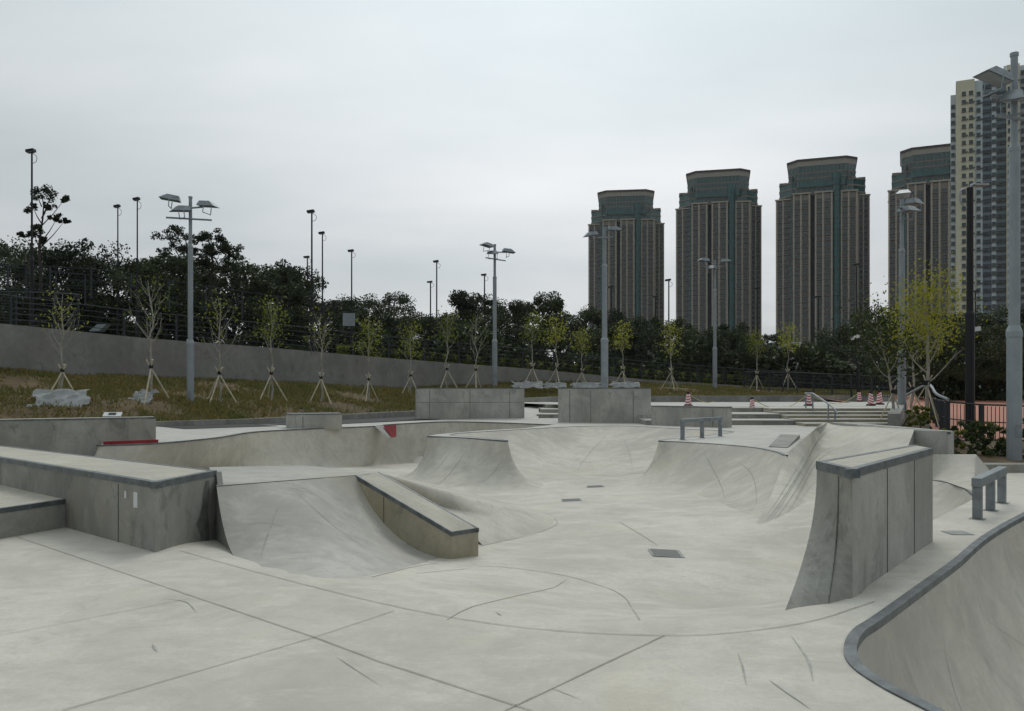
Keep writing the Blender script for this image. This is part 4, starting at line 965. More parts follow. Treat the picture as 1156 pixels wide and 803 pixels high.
# ------------------------------------------------------------------ cones
mzeb = bpy.data.materials.new('cone_stripes'); mzeb.use_nodes = True
n_ = mzeb.node_tree.nodes; l_ = mzeb.node_tree.links; b_ = n_['Principled BSDF']; t_ = n_.new('ShaderNodeTexCoord'); sp_ = n_.new('ShaderNodeSeparateXYZ'); l_.new(t_.outputs['Object'], sp_.inputs[0])
a_ = math_node(n_, l_, 'ADD', math_node(n_, l_, 'MULTIPLY', sp_.outputs[2], 9.0), math_node(n_, l_, 'MULTIPLY', sp_.outputs[0], 5.0))
g_ = math_node(n_, l_, 'GREATER_THAN', math_node(n_, l_, 'FRACT', a_), .5)
mm = n_.new('ShaderNodeMix'); mm.data_type = 'RGBA'; l_.new(g_, mm.inputs['Factor']); mm.inputs['A'].default_value = (.45, .035, .05, 1); mm.inputs['B'].default_value = (.62, .60, .58, 1); l_.new(mm.outputs['Result'], b_.inputs['Base Color']); b_.inputs['Roughness'].default_value = .5
def cone():
    t = empty('traffic_cone')
    mb = MB(); mb.lathe([(.21, 0), (.22, .03), (.19, .06)], 8); mb.build('base', m_blackrubber, t)
    mb = MB(); mb.lathe([(.16, .06), (.145, .10), (.075, .56)], 14); mb.build('body', mzeb, t, smooth=True)
    mb = MB(); mb.lathe([(.075, .56), (.07, .62), (.05, .65)], 10); mb.build('cap', m_blackrubber, t)
    return t
c0_ = cone(); first = True
CN = [(607, 452, 45, 'first of three striped cones in the gap between the tall far walls'), (612, 452, 44.5, 'middle one of three striped cones in the gap between the tall far walls'), (621.5, 452.3, 44, 'striped cone nearest the right tall wall, in the gap between walls'),
      (748, 451.5, 43, 'small striped cone behind the low ledge, nearest to the tall wall'), (777, 458.7, 34.3, 'striped cone on the top seating step beside yellow tape'), (819, 451.5, 44, 'small striped cone under the slim mast by the gutter'),
      (849, 465, 29.6, 'striped cone standing on the middle of the seating steps'), (856, 451.3, 42.5, 'small striped cone just behind the seating steps, right of the slim mast'), (912.6, 458.3, 35.2, 'striped cone standing alone at the head of the stairs'),
      (970, 453.7, 38, 'striped cone behind the upper end of the handrail'), (983, 458.2, 35.2, 'larger striped cone right of the handrail, middle of a trio'), (993, 457, 36.5, 'rightmost striped cone next to the side wall of the stairs')]
CP = {}
for px, yb, d, lb in CN:
    o = c0_ if first else copy_tree(c0_); first = False
    z = PZ + .004
    if px == 849: z = DZ + 2 * r3
    d2 = (EYE - z) * FPX / (yb - HY) if px not in (777,) else 34.3
    o.location = (X(px, d2), d2, z); o.rotation_euler.z = random.uniform(0, 6); s = (16.3 if px in (912.6, 983, 849, 993, 777) else 12.8) * d2 / FPX / .65; s = min(1.25, max(.75, s)); o.scale = (s,) * 3; CP[px] = o.location.copy()
    tag(o, lb, 'traffic cone', 'red and white striped cones')
for a, b, lb in [((849), (856), 'yellow tape strung between two cones on the seating steps'), (912.6, 849, 'long slack yellow tape left of the lone stair-head cone'), (912.6, 970, 'slack yellow tape right of the lone stair-head cone'), (777, 819, 'yellow tape lying from a step cone toward the slim mast')]:
    p, q = CP[a] + Vector((0, 0, .5)), CP[b] + Vector((0, 0, .5)); pts = [p.lerp(q, i / 12) - Vector((0, 0, .5 * math.sin(math.pi * i / 12))) for i in range(13)]
    mb = MB(); mb.tube(pts, .014, 4); tag(mb.build('barrier_tape', m_rope), lb, 'barrier tape')

# ------------------------------------------------------------------ trees
def branch_tree(name, H, tr, fork, nb, spread, leaf_n, leaf_s, bark, leafm, up=.75, seed=0, levels=2, stakes=0, lean=0.0, crownlow=.5, tipspread=.25):
    rnd = random.Random(seed); random.seed(seed)
    t = empty(name); mb = MB(); tips = []
    trunk = [Vector((0, 0, 0))]
    k = 8
    for i in range(1, k + 1): trunk.append(Vector((lean * H * (i / k) ** 1.5 + rnd.gauss(0, .012 * H), rnd.gauss(0, .012 * H), H * .92 * i / k)))
    mb.tube(trunk, [tr * (1 - .8 * i / k) for i in range(k + 1)], 7)
    def at(u): f = u * k; i = min(int(f), k - 1); return trunk[i].lerp(trunk[i + 1], f - i)
    for b in range(nb):
        u = fork + (1 - fork) * .85 * b / nb; p = at(u); az = b * 2.4 + rnd.uniform(-.4, .4)
        Lb = H * spread * (1.15 - .65 * (u - fork) / (1 - fork)) * rnd.uniform(.75, 1.2)
        pts = [p]; d = Vector((math.cos(az), math.sin(az), up * .55)).normalized(); q = p.copy()
        for s_ in range(5):
            d = (d + Vector((0, 0, up * .35)) + Vector((rnd.gauss(0, .1), rnd.gauss(0, .1), 0))).normalized(); q = q + d * Lb / 5; pts.append(q.copy())
        r0 = tr * .42 * (1 - .5 * u); mb.tube(pts, [r0 * (1 - .8 * i / 5) for i in range(6)], 5)
        tips += [pts[3], pts[4], pts[5], pts[5]]
        if levels > 1:
            for c in range(4):
                i = rnd.choice((1, 2, 3, 4)); p2 = pts[i]; a2 = az + rnd.uniform(-1.3, 1.3); dd = Vector((math.cos(a2), math.sin(a2), up)).normalized(); L2 = Lb * rnd.uniform(.3, .5)
                e = p2 + dd * L2; mb.tube([p2, p2.lerp(e, .5) + Vector((rnd.gauss(0, .03), rnd.gauss(0, .03), .02)), e], [r0 * .4, r0 * .25, r0 * .1], 4); tips += [e, p2.lerp(e, .6)]
    tips += [trunk[-1]] * 4
    mb.build('trunk', bark, t)
    tips = [p for p in tips if p.z > H * crownlow] or tips
    lf = MB()
    for i in range(leaf_n):
        p = rnd.choice(tips); r = tipspread * H * .25
        lf.leaf(p + Vector((rnd.gauss(0, r), rnd.gauss(0, r), rnd.gauss(0, r * .8))), leaf_s * rnd.uniform(.6, 1.3), .5)
    lf.build('crown', leafm, t)
    for s_ in range(stakes):
        a = s_ * 2 * math.pi / stakes + rnd.uniform(-.3, .3) + .4; rr_ = H * .17
        mb = MB(); foot = Vector((math.cos(a) * rr_, math.sin(a) * rr_, -.15)); top = Vector((-math.cos(a) * rr_ * .22, -math.sin(a) * rr_ * .22, H * .31)); mb.tube([foot, top], .028, 6); mb.build('stake', m_stake, t)
    if stakes: mb = MB(); mb.tube([(0, 0, H * .245), (0, 0, H * .275)], tr * 1.5, 7); mb.build('tie', m_blackrubber, t)
    return t
SP = [branch_tree('young_tree', 4.2, .048, .38, 12, .27, 150, .055, m_bark, m_yleaf, 1.0, seed=s, stakes=3, crownlow=.62) for s in (11, 12, 13)]
SP += [branch_tree('young_tree', 4.2, .048, .45, 10, .2, 430, .06, m_bark, m_yleaf, 1.0, seed=s, stakes=3, crownlow=.5) for s in (21, 22)]
SP += [branch_tree('young_tree', 4.2, .048, .55, 8, .15, 420, .07, m_bark, m_yleaf, .9, seed=s, stakes=3, crownlow=.6) for s in (31, 32)]
used = set()
SPL = [  # px, top y, base y, variant
    (69, 322, 452, 0, 'bare-branched young tree standing above the larger plastic sheet at far left'), (170, 305, 449, 1, 'widest bare-branched young tree, just left of the left floodlight mast'),
    (249, 325, 455, 2, 'twiggy young tree just right of the left floodlight mast'), (306, 330, 453, 3, 'leafy yellow-green young tree above the low concrete box'),
    (362, 345, 454, 0, 'thin sparse young tree right of the leafy yellow-green one'), (416, 352, 456, 3, 'young tree below the pale square box on a lamp post'),
    (464, 358, 448, 4, 'young tree at the left end of the left tall far wall'), (504, 347, 441, 3, 'yellowish young tree behind the left half of left tall wall'),
    (538, 350, 441, 1, 'twiggy young tree just left of the middle floodlight mast'), (600, 348, 437, 5, 'slim young tree behind the gap between the tall walls'),
    (628, 352, 437, 6, 'slim young tree behind the left corner of the right tall wall'), (658, 368, 437, 5, 'short young tree just left of the mast behind right tall wall'),
    (702, 360, 438, 6, 'young tree just right of the mast behind right tall wall'), (757, 360, 440, 4, 'round-crowned young tree between right tall wall and slim mast'),
    (855, 370, 441, 5, 'slim young tree with crossed stakes right of the slim mast'), (889, 362, 441, 6, 'sparse young tree with crossed stakes before the footpath railing')]
for px, yt, yb, vi, lb in SPL:
    o = SP[vi] if vi not in used else copy_tree(SP[vi]); used.add(vi)
    # distance from the bank surface at this pixel column
    best = None
    for i in range(0, 400):
        u = i / 400
        for v in (.45, .5, .55, .3, .65):
            p = bank_pt(u, v); e = abs(CX + p.x / p.y * FPX - px) + abs(HY + (EYE - p.z) / p.y * FPX - yb) * 1.5
            if best is None or e < best[0]: best = (e, p)
    p = best[1]; o.location = p; pyb = HY + (EYE - p.z) / p.y * FPX
    s = (pyb - yt) * p.y / FPX / 4.2; o.scale = (s * .95, s * .95, s); o.rotation_euler.z = random.uniform(0, 6.28) if vi in used else 0
    tag(o, lb, 'young tree', 'staked young trees along the bank')
for i in range(len(SP)):
    if i not in used: 
        for c in list(SP[i].children): bpy.data.objects.remove(c)
        bpy.data.objects.remove(SP[i])

# right-hand trees
t = branch_tree('tree', 6.0, .10, .28, 9, .30, 2300, .07, m_bark, m_gold, .8, seed=52, stakes=3, crownlow=.55, tipspread=.35); pz = Q(1046, 27, 478)
t.location = pz; s = (478 - 303) * 27 / FPX / 6.0; t.scale = (s * .9, s * .9, s); tag(t, 'golden-yellow leaved tree propped by stakes beside the right floodlight mast', 'tree')
t = branch_tree('tree', 5.0, .07, .35, 10, .30, 2600, .075, m_bark, m_dark2, .7, seed=57, stakes=2, lean=-.16, crownlow=.35, tipspread=.4); t.location = Q(1008, 28.5, 476)
s = (476 - 345) * 28.5 / FPX / 5.0; t.scale = (s, s, s); tag(t, 'leaning olive-green tree in front of the floodlight mast by the stairs', 'tree')
t = branch_tree('tree', 4.6, .06, .4, 8, .24, 900, .07, m_bark, m_yleaf, .8, seed=63, stakes=2, crownlow=.5, tipspread=.35); t.location = Q(1030, 34, 472); tag(t, 'thin yellow-green tree behind the golden one, right of the stairs', 'tree')

# dark background trees: lumpy crowns made of leaf clumps
def big_tree(name, H, W, seed, leafm, n_cl=52, per=190, ls=.11, rad=(.04, .14), trunk_h=.3):
    rnd = random.Random(seed); random.seed(seed); t = empty(name); lf = MB(); tk = MB()
    tk.tube([(0, 0, -.5), (rnd.gauss(0, .1), 0, H * .3), (rnd.gauss(0, .3), rnd.gauss(0, .3), H * .62)], [H * .03, H * .022, H * .01], 7)
    cl_ = []
    for i in range(n_cl):
        u = rnd.random() ** .8; z = H * (trunk_h + (1 - trunk_h) * u * .93); prof_ = math.sin(math.pi * (0.12 + .80 * u)) ** .6
        a = rnd.uniform(0, 6.28); r = W * .5 * prof_ * rnd.random() ** .45
        cl_.append((Vector((r * math.cos(a), r * math.sin(a), z)), H * rnd.uniform(*rad)))
    for c, r in cl_:
        if rnd.random() < .35: tk.tube([(0, 0, max(H * .25, c.z - r - H * .12)), c * .6 + Vector((0, 0, c.z * .36)), c], [H * .010, H * .007, H * .003], 4)
        for j in range(per):
            d = Vector((rnd.gauss(0, 1), rnd.gauss(0, 1), rnd.gauss(0, 1))).normalized() * r * rnd.random() ** .33
            d.z *= .75; lf.leaf(c + d, ls * rnd.uniform(.6, 1.4), .6)
    tk.build('trunk', m_barkd, t); lf.build('crown', leafm, t)
    return t
BT = [big_tree('dark_tree', 10, w_, s, mt) for w_, s, mt in [(9, 1, m_dark), (8, 2, m_dark), (11, 3, m_dark), (7.5, 4, m_dark), (9, 5, m_dark2)]]
skyl = [(-20, 268), (15, 278), (45, 288), (70, 283), (100, 285), (128, 292), (158, 296), (185, 298), (200, 300), (225, 298), (262, 300), (285, 304), (312, 305), (335, 312), (362, 330), (392, 330), (415, 338), (438, 334), (462, 345), (490, 352), (512, 344), (535, 336), (560, 340),
        (585, 340), (608, 338), (632, 346), (655, 344), (680, 352), (702, 354), (728, 352), (752, 362), (778, 370), (802, 366), (826, 364), (850, 374), (868, 380), (905, 386), (930, 376), (955, 366), (978, 362), (1000, 352), (1062, 352), (1085, 350), (1110, 346), (1140, 344), (1172, 340)]
used = set(); rnd = random.Random(5)
for i, (px, yt) in enumerate(skyl):
    vi = i % 4 if not 700 < px < 860 else (4 if i % 2 else i % 4)
    o = BT[vi] if vi not in used else copy_tree(BT[vi]); used.add(vi)
    yt += rnd.uniform(-8, 10) + (5 if px > 380 else 0)
    d = 78 + rnd.uniform(-6, 10) - (10 if px < 250 else 0); zb = 1.2 if px > 600 else 2.0 + max(0, (500 - px)) * .004
    if px > 1040: d = 60 + rnd.uniform(0, 6); zb = .6
    zt_ = EYE + (HY - yt) * d / FPX; s = (zt_ - zb) / 9.6
    o.location = (X(px, d), d, zb); sw = max(s, .62) * rnd.uniform(.9, 1.12); o.scale = (sw, sw, s); o.rotation_euler.z = rnd.uniform(0, 6.28)
    tag(o, ('dark' if vi < 4 else 'olive') + ' bushy evergreen tree in the long background belt, ' + ordl(i), 'tree', 'dark trees in the background belt')
# second row lower, fills the belt
for i, px in enumerate(range(-10, 1180, 46)):
    o = copy_tree(BT[i % 4]); d = 69 + rnd.uniform(-2, 3); zb = 1.0 if px > 600 else 2.2
    yt = 372 if px > 560 else 330 + px * .06
    if px > 860: yt = 392
    if px > 1040: d = 52; zb = .7; yt = 368
    s = (EYE + (HY - yt) * d / FPX - zb) / 9.6; o.location = (X(px, d), d, zb); o.scale = (max(s, .55) * 1.0, max(s, .55), s); o.rotation_euler.z = rnd.uniform(0, 6.28)
    tag(o, 'lower dark tree in the front row of the background belt, ' + ordl(i), 'tree', 'lower dark trees in front of the belt')
# tall slender trees that stand out
def slender(label, px, yt, d, zb, W, seed, n_cl, hi=.5, rad=(.04, .10), per=220):
    H = EYE + (HY - yt) * d / FPX - zb; t = big_tree('slender_tree', H, W, seed, m_dark, n_cl=n_cl, per=per, ls=.10, trunk_h=hi, rad=rad); t.location = (X(px, d), d, zb); return tag(t, label, 'tree')
def clump_tree(label, px, d, pyb, clumps, rr, seed):
    """thin tree whose leaf clumps sit on visible limbs"""
    rnd = random.Random(seed); random.seed(seed); b = Q(px, d, pyb); t = empty('slender_tree', b, 0, label, 'tree')
    tk = MB(); lf = MB(); k = d / FPX; top = min(c[1] for c in clumps); Hh = (pyb - top) * k
    trunk = [Vector((math.sin(i * .9 + seed) * .12 * i / 4, 0, Hh * i / 8)) for i in range(9)]; tk.tube(trunk, [.17 * (1 - .85 * i / 8) for i in range(9)], 6)
    for cx_, cy_, r in clumps:
        c = Vector(((cx_ - px) * k, rnd.uniform(-.6, .6), (pyb - cy_) * k)); r = r * k
        z0_ = max(.3, c.z - abs(c.x) * .9 - r * 1.6); a = trunk[0].lerp(trunk[-1], min(1, z0_ / Hh)); tk.tube([a, a.lerp(c, .5) - Vector((0, 0, .1)), c], [.05, .035, .012], 4)
        for q_ in range(7):
            cc = c + Vector((rnd.gauss(0, .55), rnd.gauss(0, .4), rnd.gauss(0, .35))) * r; tk.tube([c, cc], [.012, .006], 3)
            for j_ in range(int(46 * rr)):
                dv = Vector((rnd.gauss(0, 1), rnd.gauss(0, 1), rnd.gauss(0, 1))).normalized() * r * .55 * rnd.random() ** .4; dv.z *= .7; lf.leaf(cc + dv, .085 * rnd.uniform(.6, 1.4), .55)
    tk.build('trunk', m_barkd, t); lf.build('crown', m_dark, t); return t
clump_tree('tall thin airy tree with small leaf clumps beside the tallest lamp post at far left', 46, 60, 330, [(44, 219, 8), (60, 218, 10), (70, 224, 6), (52, 232, 6), (38, 234, 7), (66, 246, 6), (72, 249, 4), (43, 258, 7), (33, 262, 6), (28, 266, 4), (46, 270, 5)], 1.0, 71)
clump_tree('open-crowned tree rising left behind the left floodlight mast', 209, 66, 340, [(192, 268, 9), (201, 262, 9), (212, 267, 8), (196, 278, 9), (188, 287, 7), (207, 281, 8), (216, 284, 7), (200, 294, 9)], 1.3, 72)
clump_tree('round-topped dark tree rising right behind the left floodlight mast', 238, 66, 340, [(228, 270, 9), (238, 266, 9), (250, 269, 10), (260, 277, 9), (264, 290, 9), (250, 284, 10), (240, 280, 9), (228, 284, 8), (256, 300, 10), (234, 298, 9)], 1.7, 73)
slender('tall dark tree rising between left mast and tall lamp posts', 318, 300, 70, 2.5, 6.0, 74, 40, .35)
slender('small wispy tree top above the belt left of middle mast', 519, 328, 76, 2, 2.8, 75, 12, .6)
slender('wispy light tree rising above the belt behind tall wall gap', 614, 324, 80, 2, 3.4, 76, 16, .6)
for ch in list(BT[4].children) if 4 not in used else []: bpy.data.objects.remove(ch)

# clipped cone shrubs and hedge behind the fence
sh = big_tree('conical_shrub', 1.5, .85, 91, m_dark, n_cl=26, per=34, ls=.07, trunk_h=.05); first = True; shl = []
for ch in sh.children:
    if ch.name.startswith('crown'):
        for v in ch.data.vertices: k_ = max(.12, 1.15 - v.co.z / 1.5); v.co.x *= k_; v.co.y *= k_
px = 400; i = 0
while px < 980:
    if first: o = sh; first = False
    else: o = copy_tree(sh)
    u = (px - 300) / 700; d = 46 + (px - 400) * .034 + 2.0; top = interp([(300, 40, 3.58), (450, 45, 3.2), (600, 50, 2.78), (730, 54, 2.18), (860, 58, 1.72), (1010, 64, 1.3)], min(.999, max(0, (px - 300) / 710)))[2]
    o.location = (X(px, d), d, top - .05); s = .85 + .2 * random.random(); o.scale = (s, s, s * .95); o.rotation_euler.z = random.uniform(0, 6)
    tag(o, 'small dark conical shrub behind the railing on the wall, ' + ordl(i), 'shrub', 'clipped conical shrubs behind the railing'); i += 1; px += 13.5
t = MB()
for i in range(9000):
    px_ = random.uniform(380, 1000); d = 46 + (px_ - 400) * .034 + 3.2 + random.uniform(-.4, .4); top = interp([(300, 40, 3.58), (450, 45, 3.2), (600, 50, 2.78), (730, 54, 2.18), (860, 58, 1.72), (1010, 64, 1.3)], min(.999, max(0, (px_ - 300) / 710)))[2]
    t.leaf((X(px_, d), d, top + random.uniform(0, .75)), .12 * random.uniform(.6, 1.3), .6)
und = MB()
for i in range(22000):
    px_ = random.uniform(-60, 1230); d = 66 + random.uniform(-1.2, 1.2) - (12 if px_ > 1035 else 0); zt_ = 3.7 + .7 * math.sin(px_ * .05) + .5 * math.sin(px_ * .017)
    zb_ = .6 if px_ > 600 else 2.0
    und.leaf((X(px_, d), d, zb_ + random.uniform(-.2, zt_)), .26 * random.uniform(.6, 1.3), .6)
tag(und.build('undergrowth', m_dark), 'dark undergrowth filling the foot of the tree belt', 'undergrowth', kind='stuff')
tag(t.build('hedge', m_hedge), 'low yellow-green hedge behind the conical shrubs and railing', 'hedge')

# bushes in the right planter
def bush(label, px, d, py, H, W, seed, mt=m_bush, n=26):
    t = big_tree('bush', H, W, seed, mt, n_cl=n, per=60, ls=.035, trunk_h=.08); t.location = Q(px, d, py); return tag(t, label, 'bush')
bush('leafy bush in the planter just left of the nearest mast, beside the bank', 1098, 18.2, 521, .95, 1.1, 101)
bush('larger leafy bush at foot of the nearest mast, on its left', 1122, 18.4, 521, .85, .9, 102)
bush('leafy bush right of the nearest mast at the picture edge', 1158, 18.0, 524, 1.05, 1.2, 103)
bush('low yellow-green bush behind the big bank platform', 1078, 19.5, 512, .6, .9, 104, m_hedge)
bush('small bright green bush at the foot of the golden tree', 1037, 24, 486, .7, .8, 105, m_hedge)
bush('leafy bush at the far right beyond the picture edge mast', 1200, 18.2, 524, 1.0, 1.3, 106)

# plastic sheets and small sign frame on the bank
def sheet(label, px, py, d, sx, sy, seed, rz=0.0):
    rnd = random.Random(seed); p = Q(px, d, py); mb = MB(); n = 10
    ph = [rnd.uniform(0, 6) for _ in range(4)]
    for i in range(n + 1):
        for j in range(n + 1):
            x = (i / n - .5) * sx; y = (j / n - .5) * sy; ed = 1 + .18 * math.sin(i * 1.1 + ph[0]) * math.cos(j * .9 + ph[1])
            mb.v.append((x * ed, y * ed * .6, y * .55 + .10 + .07 * math.sin(i * 1.3 + ph[2]) * math.sin(j * 1.7 + ph[3]) + rnd.uniform(-.025, .025)))
    for i in range(n):
        for j in range(n): a = i * (n + 1) + j; mb.f.append((a, a + n + 1, a + n + 2, a + 1)); mb.m.append(0)
    o = mb.build('plastic_sheet', m_sheet); o.location = p; o.rotation_euler.z = rz; so_ = o.modifiers.new('solid', 'SOLIDIFY'); so_.thickness = .012
    return tag(o, label, 'plastic sheet', 'pale plastic sheets left around the young trees')
sheet('large crumpled plastic sheet around the foot of the leftmost young tree', 68, 455, 28.5, 1.7, 1.3, 1, .2)
sheet('crumpled plastic sheet below the wide bare young tree by the left mast', 158, 453, 30, 1.2, 1.0, 2, -.5)
sheet('small grey plastic sheet at the foot of trees right of the middle mast', 596, 436.5, 45.5, 1.6, .6, 3)
sheet('grey plastic sheet below the gap trees between the tall walls', 626, 437.0, 45.8, 1.3, .5, 4)
sheet('grey plastic sheet just left of the mast behind right tall wall', 662, 437.0, 46, 1.6, .5, 5)
sheet('grey plastic sheet just right of the mast behind right tall wall', 706, 436.5, 46.5, 1.6, .6, 6)
p = Q(127, 27, 469); t = empty('ground_sign', p, .2, 'small white square frame with dark centre standing on the grass by the left kerb', 'small sign')
mb = MB(); mb.obox((0, 0, .02), (.27, 0, 0), (0, .12, .06), (0, -.01, .02)); mb.build('frame', m_white, t)
mb = MB(); mb.obox((0, -.012, .045), (.11, 0, 0), (0, .05, .025), (0, -.008, .016)); mb.build('panel', m_black, t)
mb = MB(); mb.box(-.2, -.17, -.02, .02, -.3, .0); mb.box(.17, .2, -.02, .02, -.3, .0); mb.build('leg', m_galv, t)
# pale block at the wall top among railings
mb = MB(); q = [Q(100, 40, 374), Q(112, 40, 374), Q(120, 40, 366), Q(110, 40, 366)]; mb.add(q + [v + Vector((0, .5, 0)) for v in q], [(0, 1, 2, 3), (7, 6, 5, 4), (0, 4, 5, 1), (1, 5, 6, 2), (2, 6, 7, 3), (3, 7, 4, 0)])
tag(mb.build('concrete_upstand', m_galv), 'small pale sloping upstand on top of the retaining wall at left', 'upstand')

# ------------------------------------------------------------------ towers
m_tan = mat('tan_tiles', (0.235, 0.20, 0.168), .8, var=.12, vscale=.3)
m_tan2 = mat('pale_tan_tiles', (0.40, 0.345, 0.28), .8, var=.1, vscale=.3)
m_brown = mat('brown_recess', (0.075, 0.065, 0.058), .8)
m_teal = mat('teal_glass', (0.008, 0.075, 0.070), .18, 0, .6, var=.35, vscale=.35)
m_tealband = mat('dark_teal_band', (.012, .035, .035), .5)
m_win = mat('dark_window_glass', (0.022, 0.045, 0.050), .15, 0, .6, var=.5, vscale=.25)
m_slab = mat('grey_balcony', (0.16, 0.145, 0.13), .8)
m_fascia = mat('roof_fascia', (0.38, 0.34, 0.29), .8, var=.1, vscale=.3)
m_eave = mat('roof_edge', (0.06, 0.045, 0.04), .8)
def octo(w_, d_, ch): return [(-w_ + ch, -d_), (w_ - ch, -d_), (w_, -d_ + ch), (w_, d_ - ch), (w_ - ch, d_), (-w_ + ch, d_), (-w_, d_ - ch), (-w_, -d_ + ch)]
def tower(label, px0, px1, ytop, d, rz, seed, shoulder=None):
    W = (px1 - px0) * d / FPX * .485 * math.cos(rz); H = EYE + (HY - ytop) * d / FPX; H1 = H * .845; pxm = (px0 + px1) / 2; fh = 3.0
    dd = d + W * .85; t = empty('apartment_tower', (X(pxm, dd), dd, 0), rz, label, 'apartment tower', 'round-shouldered brown towers')
    Dp = W * .9
    mb = MB(); mb.prism(octo(W * .86, Dp * .58, W * .2), 0, H1 * .995); mb.build('core', m_brown, t)
    # bays round the plan: (x centre, half width, y front, rotation)
    bays = [(-.80, .17, .70, -.18), (-.42, .18, .93, 0), (.04, .18, .96, 0), (.56, .17, .88, .1), (.86, .13, .62, .4)]
    strips = [(-.615, .05, .80), (.31, .09, .96)]
    wm = MB(); first_w = None; wn = 0; wlist = []
    bayw = MB(); sills = MB(); pil = MB(); ac = MB()
    nf = int(H1 / fh)
    for sgn in (1, -1):
        for bx_, hw, yf, rt in bays:
            c = Vector((bx_ * W * sgn, -yf * Dp * sgn, 0)); a = rt * sgn * sgn; ux = Vector((math.cos(a), math.sin(a), 0)) * sgn; uy = Vector((-ux.y, ux.x, 0))
            hwm = hw * W; top = H1 * (1.0 if abs(bx_) < .6 else .985)
            def rect(x0, x1, y0, y1): return [tuple(c + ux * x + uy * y)[:2] for x, y in ((x0, y0), (x1, y0), (x1, y1), (x0, y1))]
            bayw.prism(rect(-hwm, hwm, 0, Dp * .4), 0, top)
            for xx in (-.92, -.08, .92): pil.prism(rect(hwm * xx - hwm * .10, hwm * xx + hwm * .10, -.55, 0), 0, top + .3)
            pil.prism(rect(-hwm * 1.1, hwm * 1.1, -.9, Dp * .2), top + .3, top + 1.1)
            if sgn == 1 or True:
                for f in range(2, nf):
                    z = f * fh
                    for xo in (-.5, .42):
                        if sgn == 1: wlist.append((c + ux * (xo * hwm) - uy * .12 + Vector((0, 0, z + 1.5)), math.atan2(ux.y, ux.x), hwm * .27))
    bayw.build('wall', m_tan, t); pil.build('pilasters', m_tan2, t); pass
    g = MB(); gb = MB()
    for sgn in (1, -1):
        for sx_, hw, yf in strips:
            cx_ = sx_ * W * sgn; cy_ = -yf * Dp * sgn + sgn * hw * W * .6
            arcp = [(cx_ + hw * W * math.cos(math.pi * k / 6) * 1.0, cy_ - sgn * hw * W * .8 * math.sin(math.pi * k / 6)) for k in range(7)]
            poly = arcp + [(cx_ - hw * W, cy_ + sgn * Dp * .3), (cx_ + hw * W, cy_ + sgn * Dp * .3)]
            g.prism(poly, 0, H * .93)
            ctr = (cx_, cy_)
            for f in range(1, int(H * .93 / fh)): gb.prism([(ctr[0] + (p[0] - ctr[0]) * 1.02, ctr[1] + (p[1] - ctr[1]) * 1.02) for p in arcp] + [(cx_, cy_ + .1 * sgn)], f * fh, f * fh + .5)
    g.build('stair_glazing', m_teal, t); tag(gb.build('spandrels', m_tealband, t), kind='stuff')
    # windows: one pane mesh, the first hundred as parts
    wmh = MB(); wmh.box(-1, 1, -.05, .05, -.75, .75); wmh.box(-1.15, 1.15, -.8, .04, -1.35, -.95, 1); wmh.box(-.08, .08, -.09, -.06, -.75, .75, 1)
    wo = None; rest = MB(); wlist.sort(key=lambda q: (-q[0].z, q[0].y))
    for i, (p, a, hw) in enumerate(wlist):
        if i < 100:
            if wo is None: wo = wmh.build('window', [m_win, m_slab], t)
            else: o2 = wo.copy(); col.objects.link(o2); o2.parent = t; wo_ = o2
            oo = wo if i == 0 else o2; oo.location = p; oo.rotation_euler.z = a; oo.scale = (hw, 1, 1)
        else:
            c_, s_ = math.cos(a), math.sin(a); rest.obox(p, (hw * c_, hw * s_, 0), (.05 * s_, -.05 * c_, 0), (0, 0, .75)); rest.obox(p + Vector((.38 * s_, -.38 * c_, -1.15)), (hw * 1.15 * c_, hw * 1.15 * s_, 0), (.42 * s_, -.42 * c_, 0), (0, 0, .2), 1); rest.obox(p + Vector((.075 * s_, -.075 * c_, 0)), (.08 * c_, .08 * s_, 0), (.02 * s_, -.02 * c_, 0), (0, 0, .75), 1)
    tag(rest.build('windows', [m_win, m_slab], t), kind='stuff')
    # stepped glass penthouses
    z0 = H1 + .6
    mb = MB(); mb.prism(octo(W * .90, Dp * .80, W * .25), H1, H * .905); 
    mb.build('penthouse', m_teal, t)
    mb = MB(); mb.prism(octo(W * .70, Dp * .87, W * .22), H * .88, H * .97); mb.build('upper_penthouse', m_teal, t)
    mb = MB()
    for z in (H1 + .3, H * .875, H * .903): mb.prism(octo(W * .91, Dp * .81, W * .25), z, z + .8)
    for z in (H * .915, H * .938): mb.prism(octo(W * .71, Dp * .88, W * .22), z, z + .6)
    mb.build('floor_bands', m_tan, t)
    mb = MB()
    for k_ in range(-8, 9): mb.box(k_ * W * .08 - .25, k_ * W * .08 + .25, -Dp * .885, -Dp * .865, H * .905, H * .966)
    for k_ in range(-6, 7): mb.box(k_ * W * .105 - .25, k_ * W * .105 + .25, -Dp * .82, -Dp * .795, H1, H * .903)
    mb.build('mullions', m_slab, t)
    # parapet rails on the shoulders
    for sx_ in (-1, 1):
        mb = MB(); mb.box(sx_ * W * .82 - W * .08, sx_ * W * .82 + W * .08, -Dp * .62, -Dp * .58, H * .903, H * .915); mb.build('parapet', m_slab, t)
    # flared fascia and thin roof edge
    lo = octo(W * .705, Dp * .88, W * .22); hi = octo(W * .722, Dp * .90, W * .224); n = 8; mb = MB()
    mb.add([(x, y, H * .970) for x, y in lo] + [(x, y, H * .992) for x, y in hi], [tuple(range(7, -1, -1)), tuple(range(8, 16))] + [(i, (i + 1) % 8, 8 + (i + 1) % 8, 8 + i) for i in range(8)]); mb.build('roof', m_fascia, t)
    mb = MB(); mb.prism(octo(W * .74, Dp * .925, W * .228), H * .992, H); mb.build('roof_edge', m_eave, t)
    return t
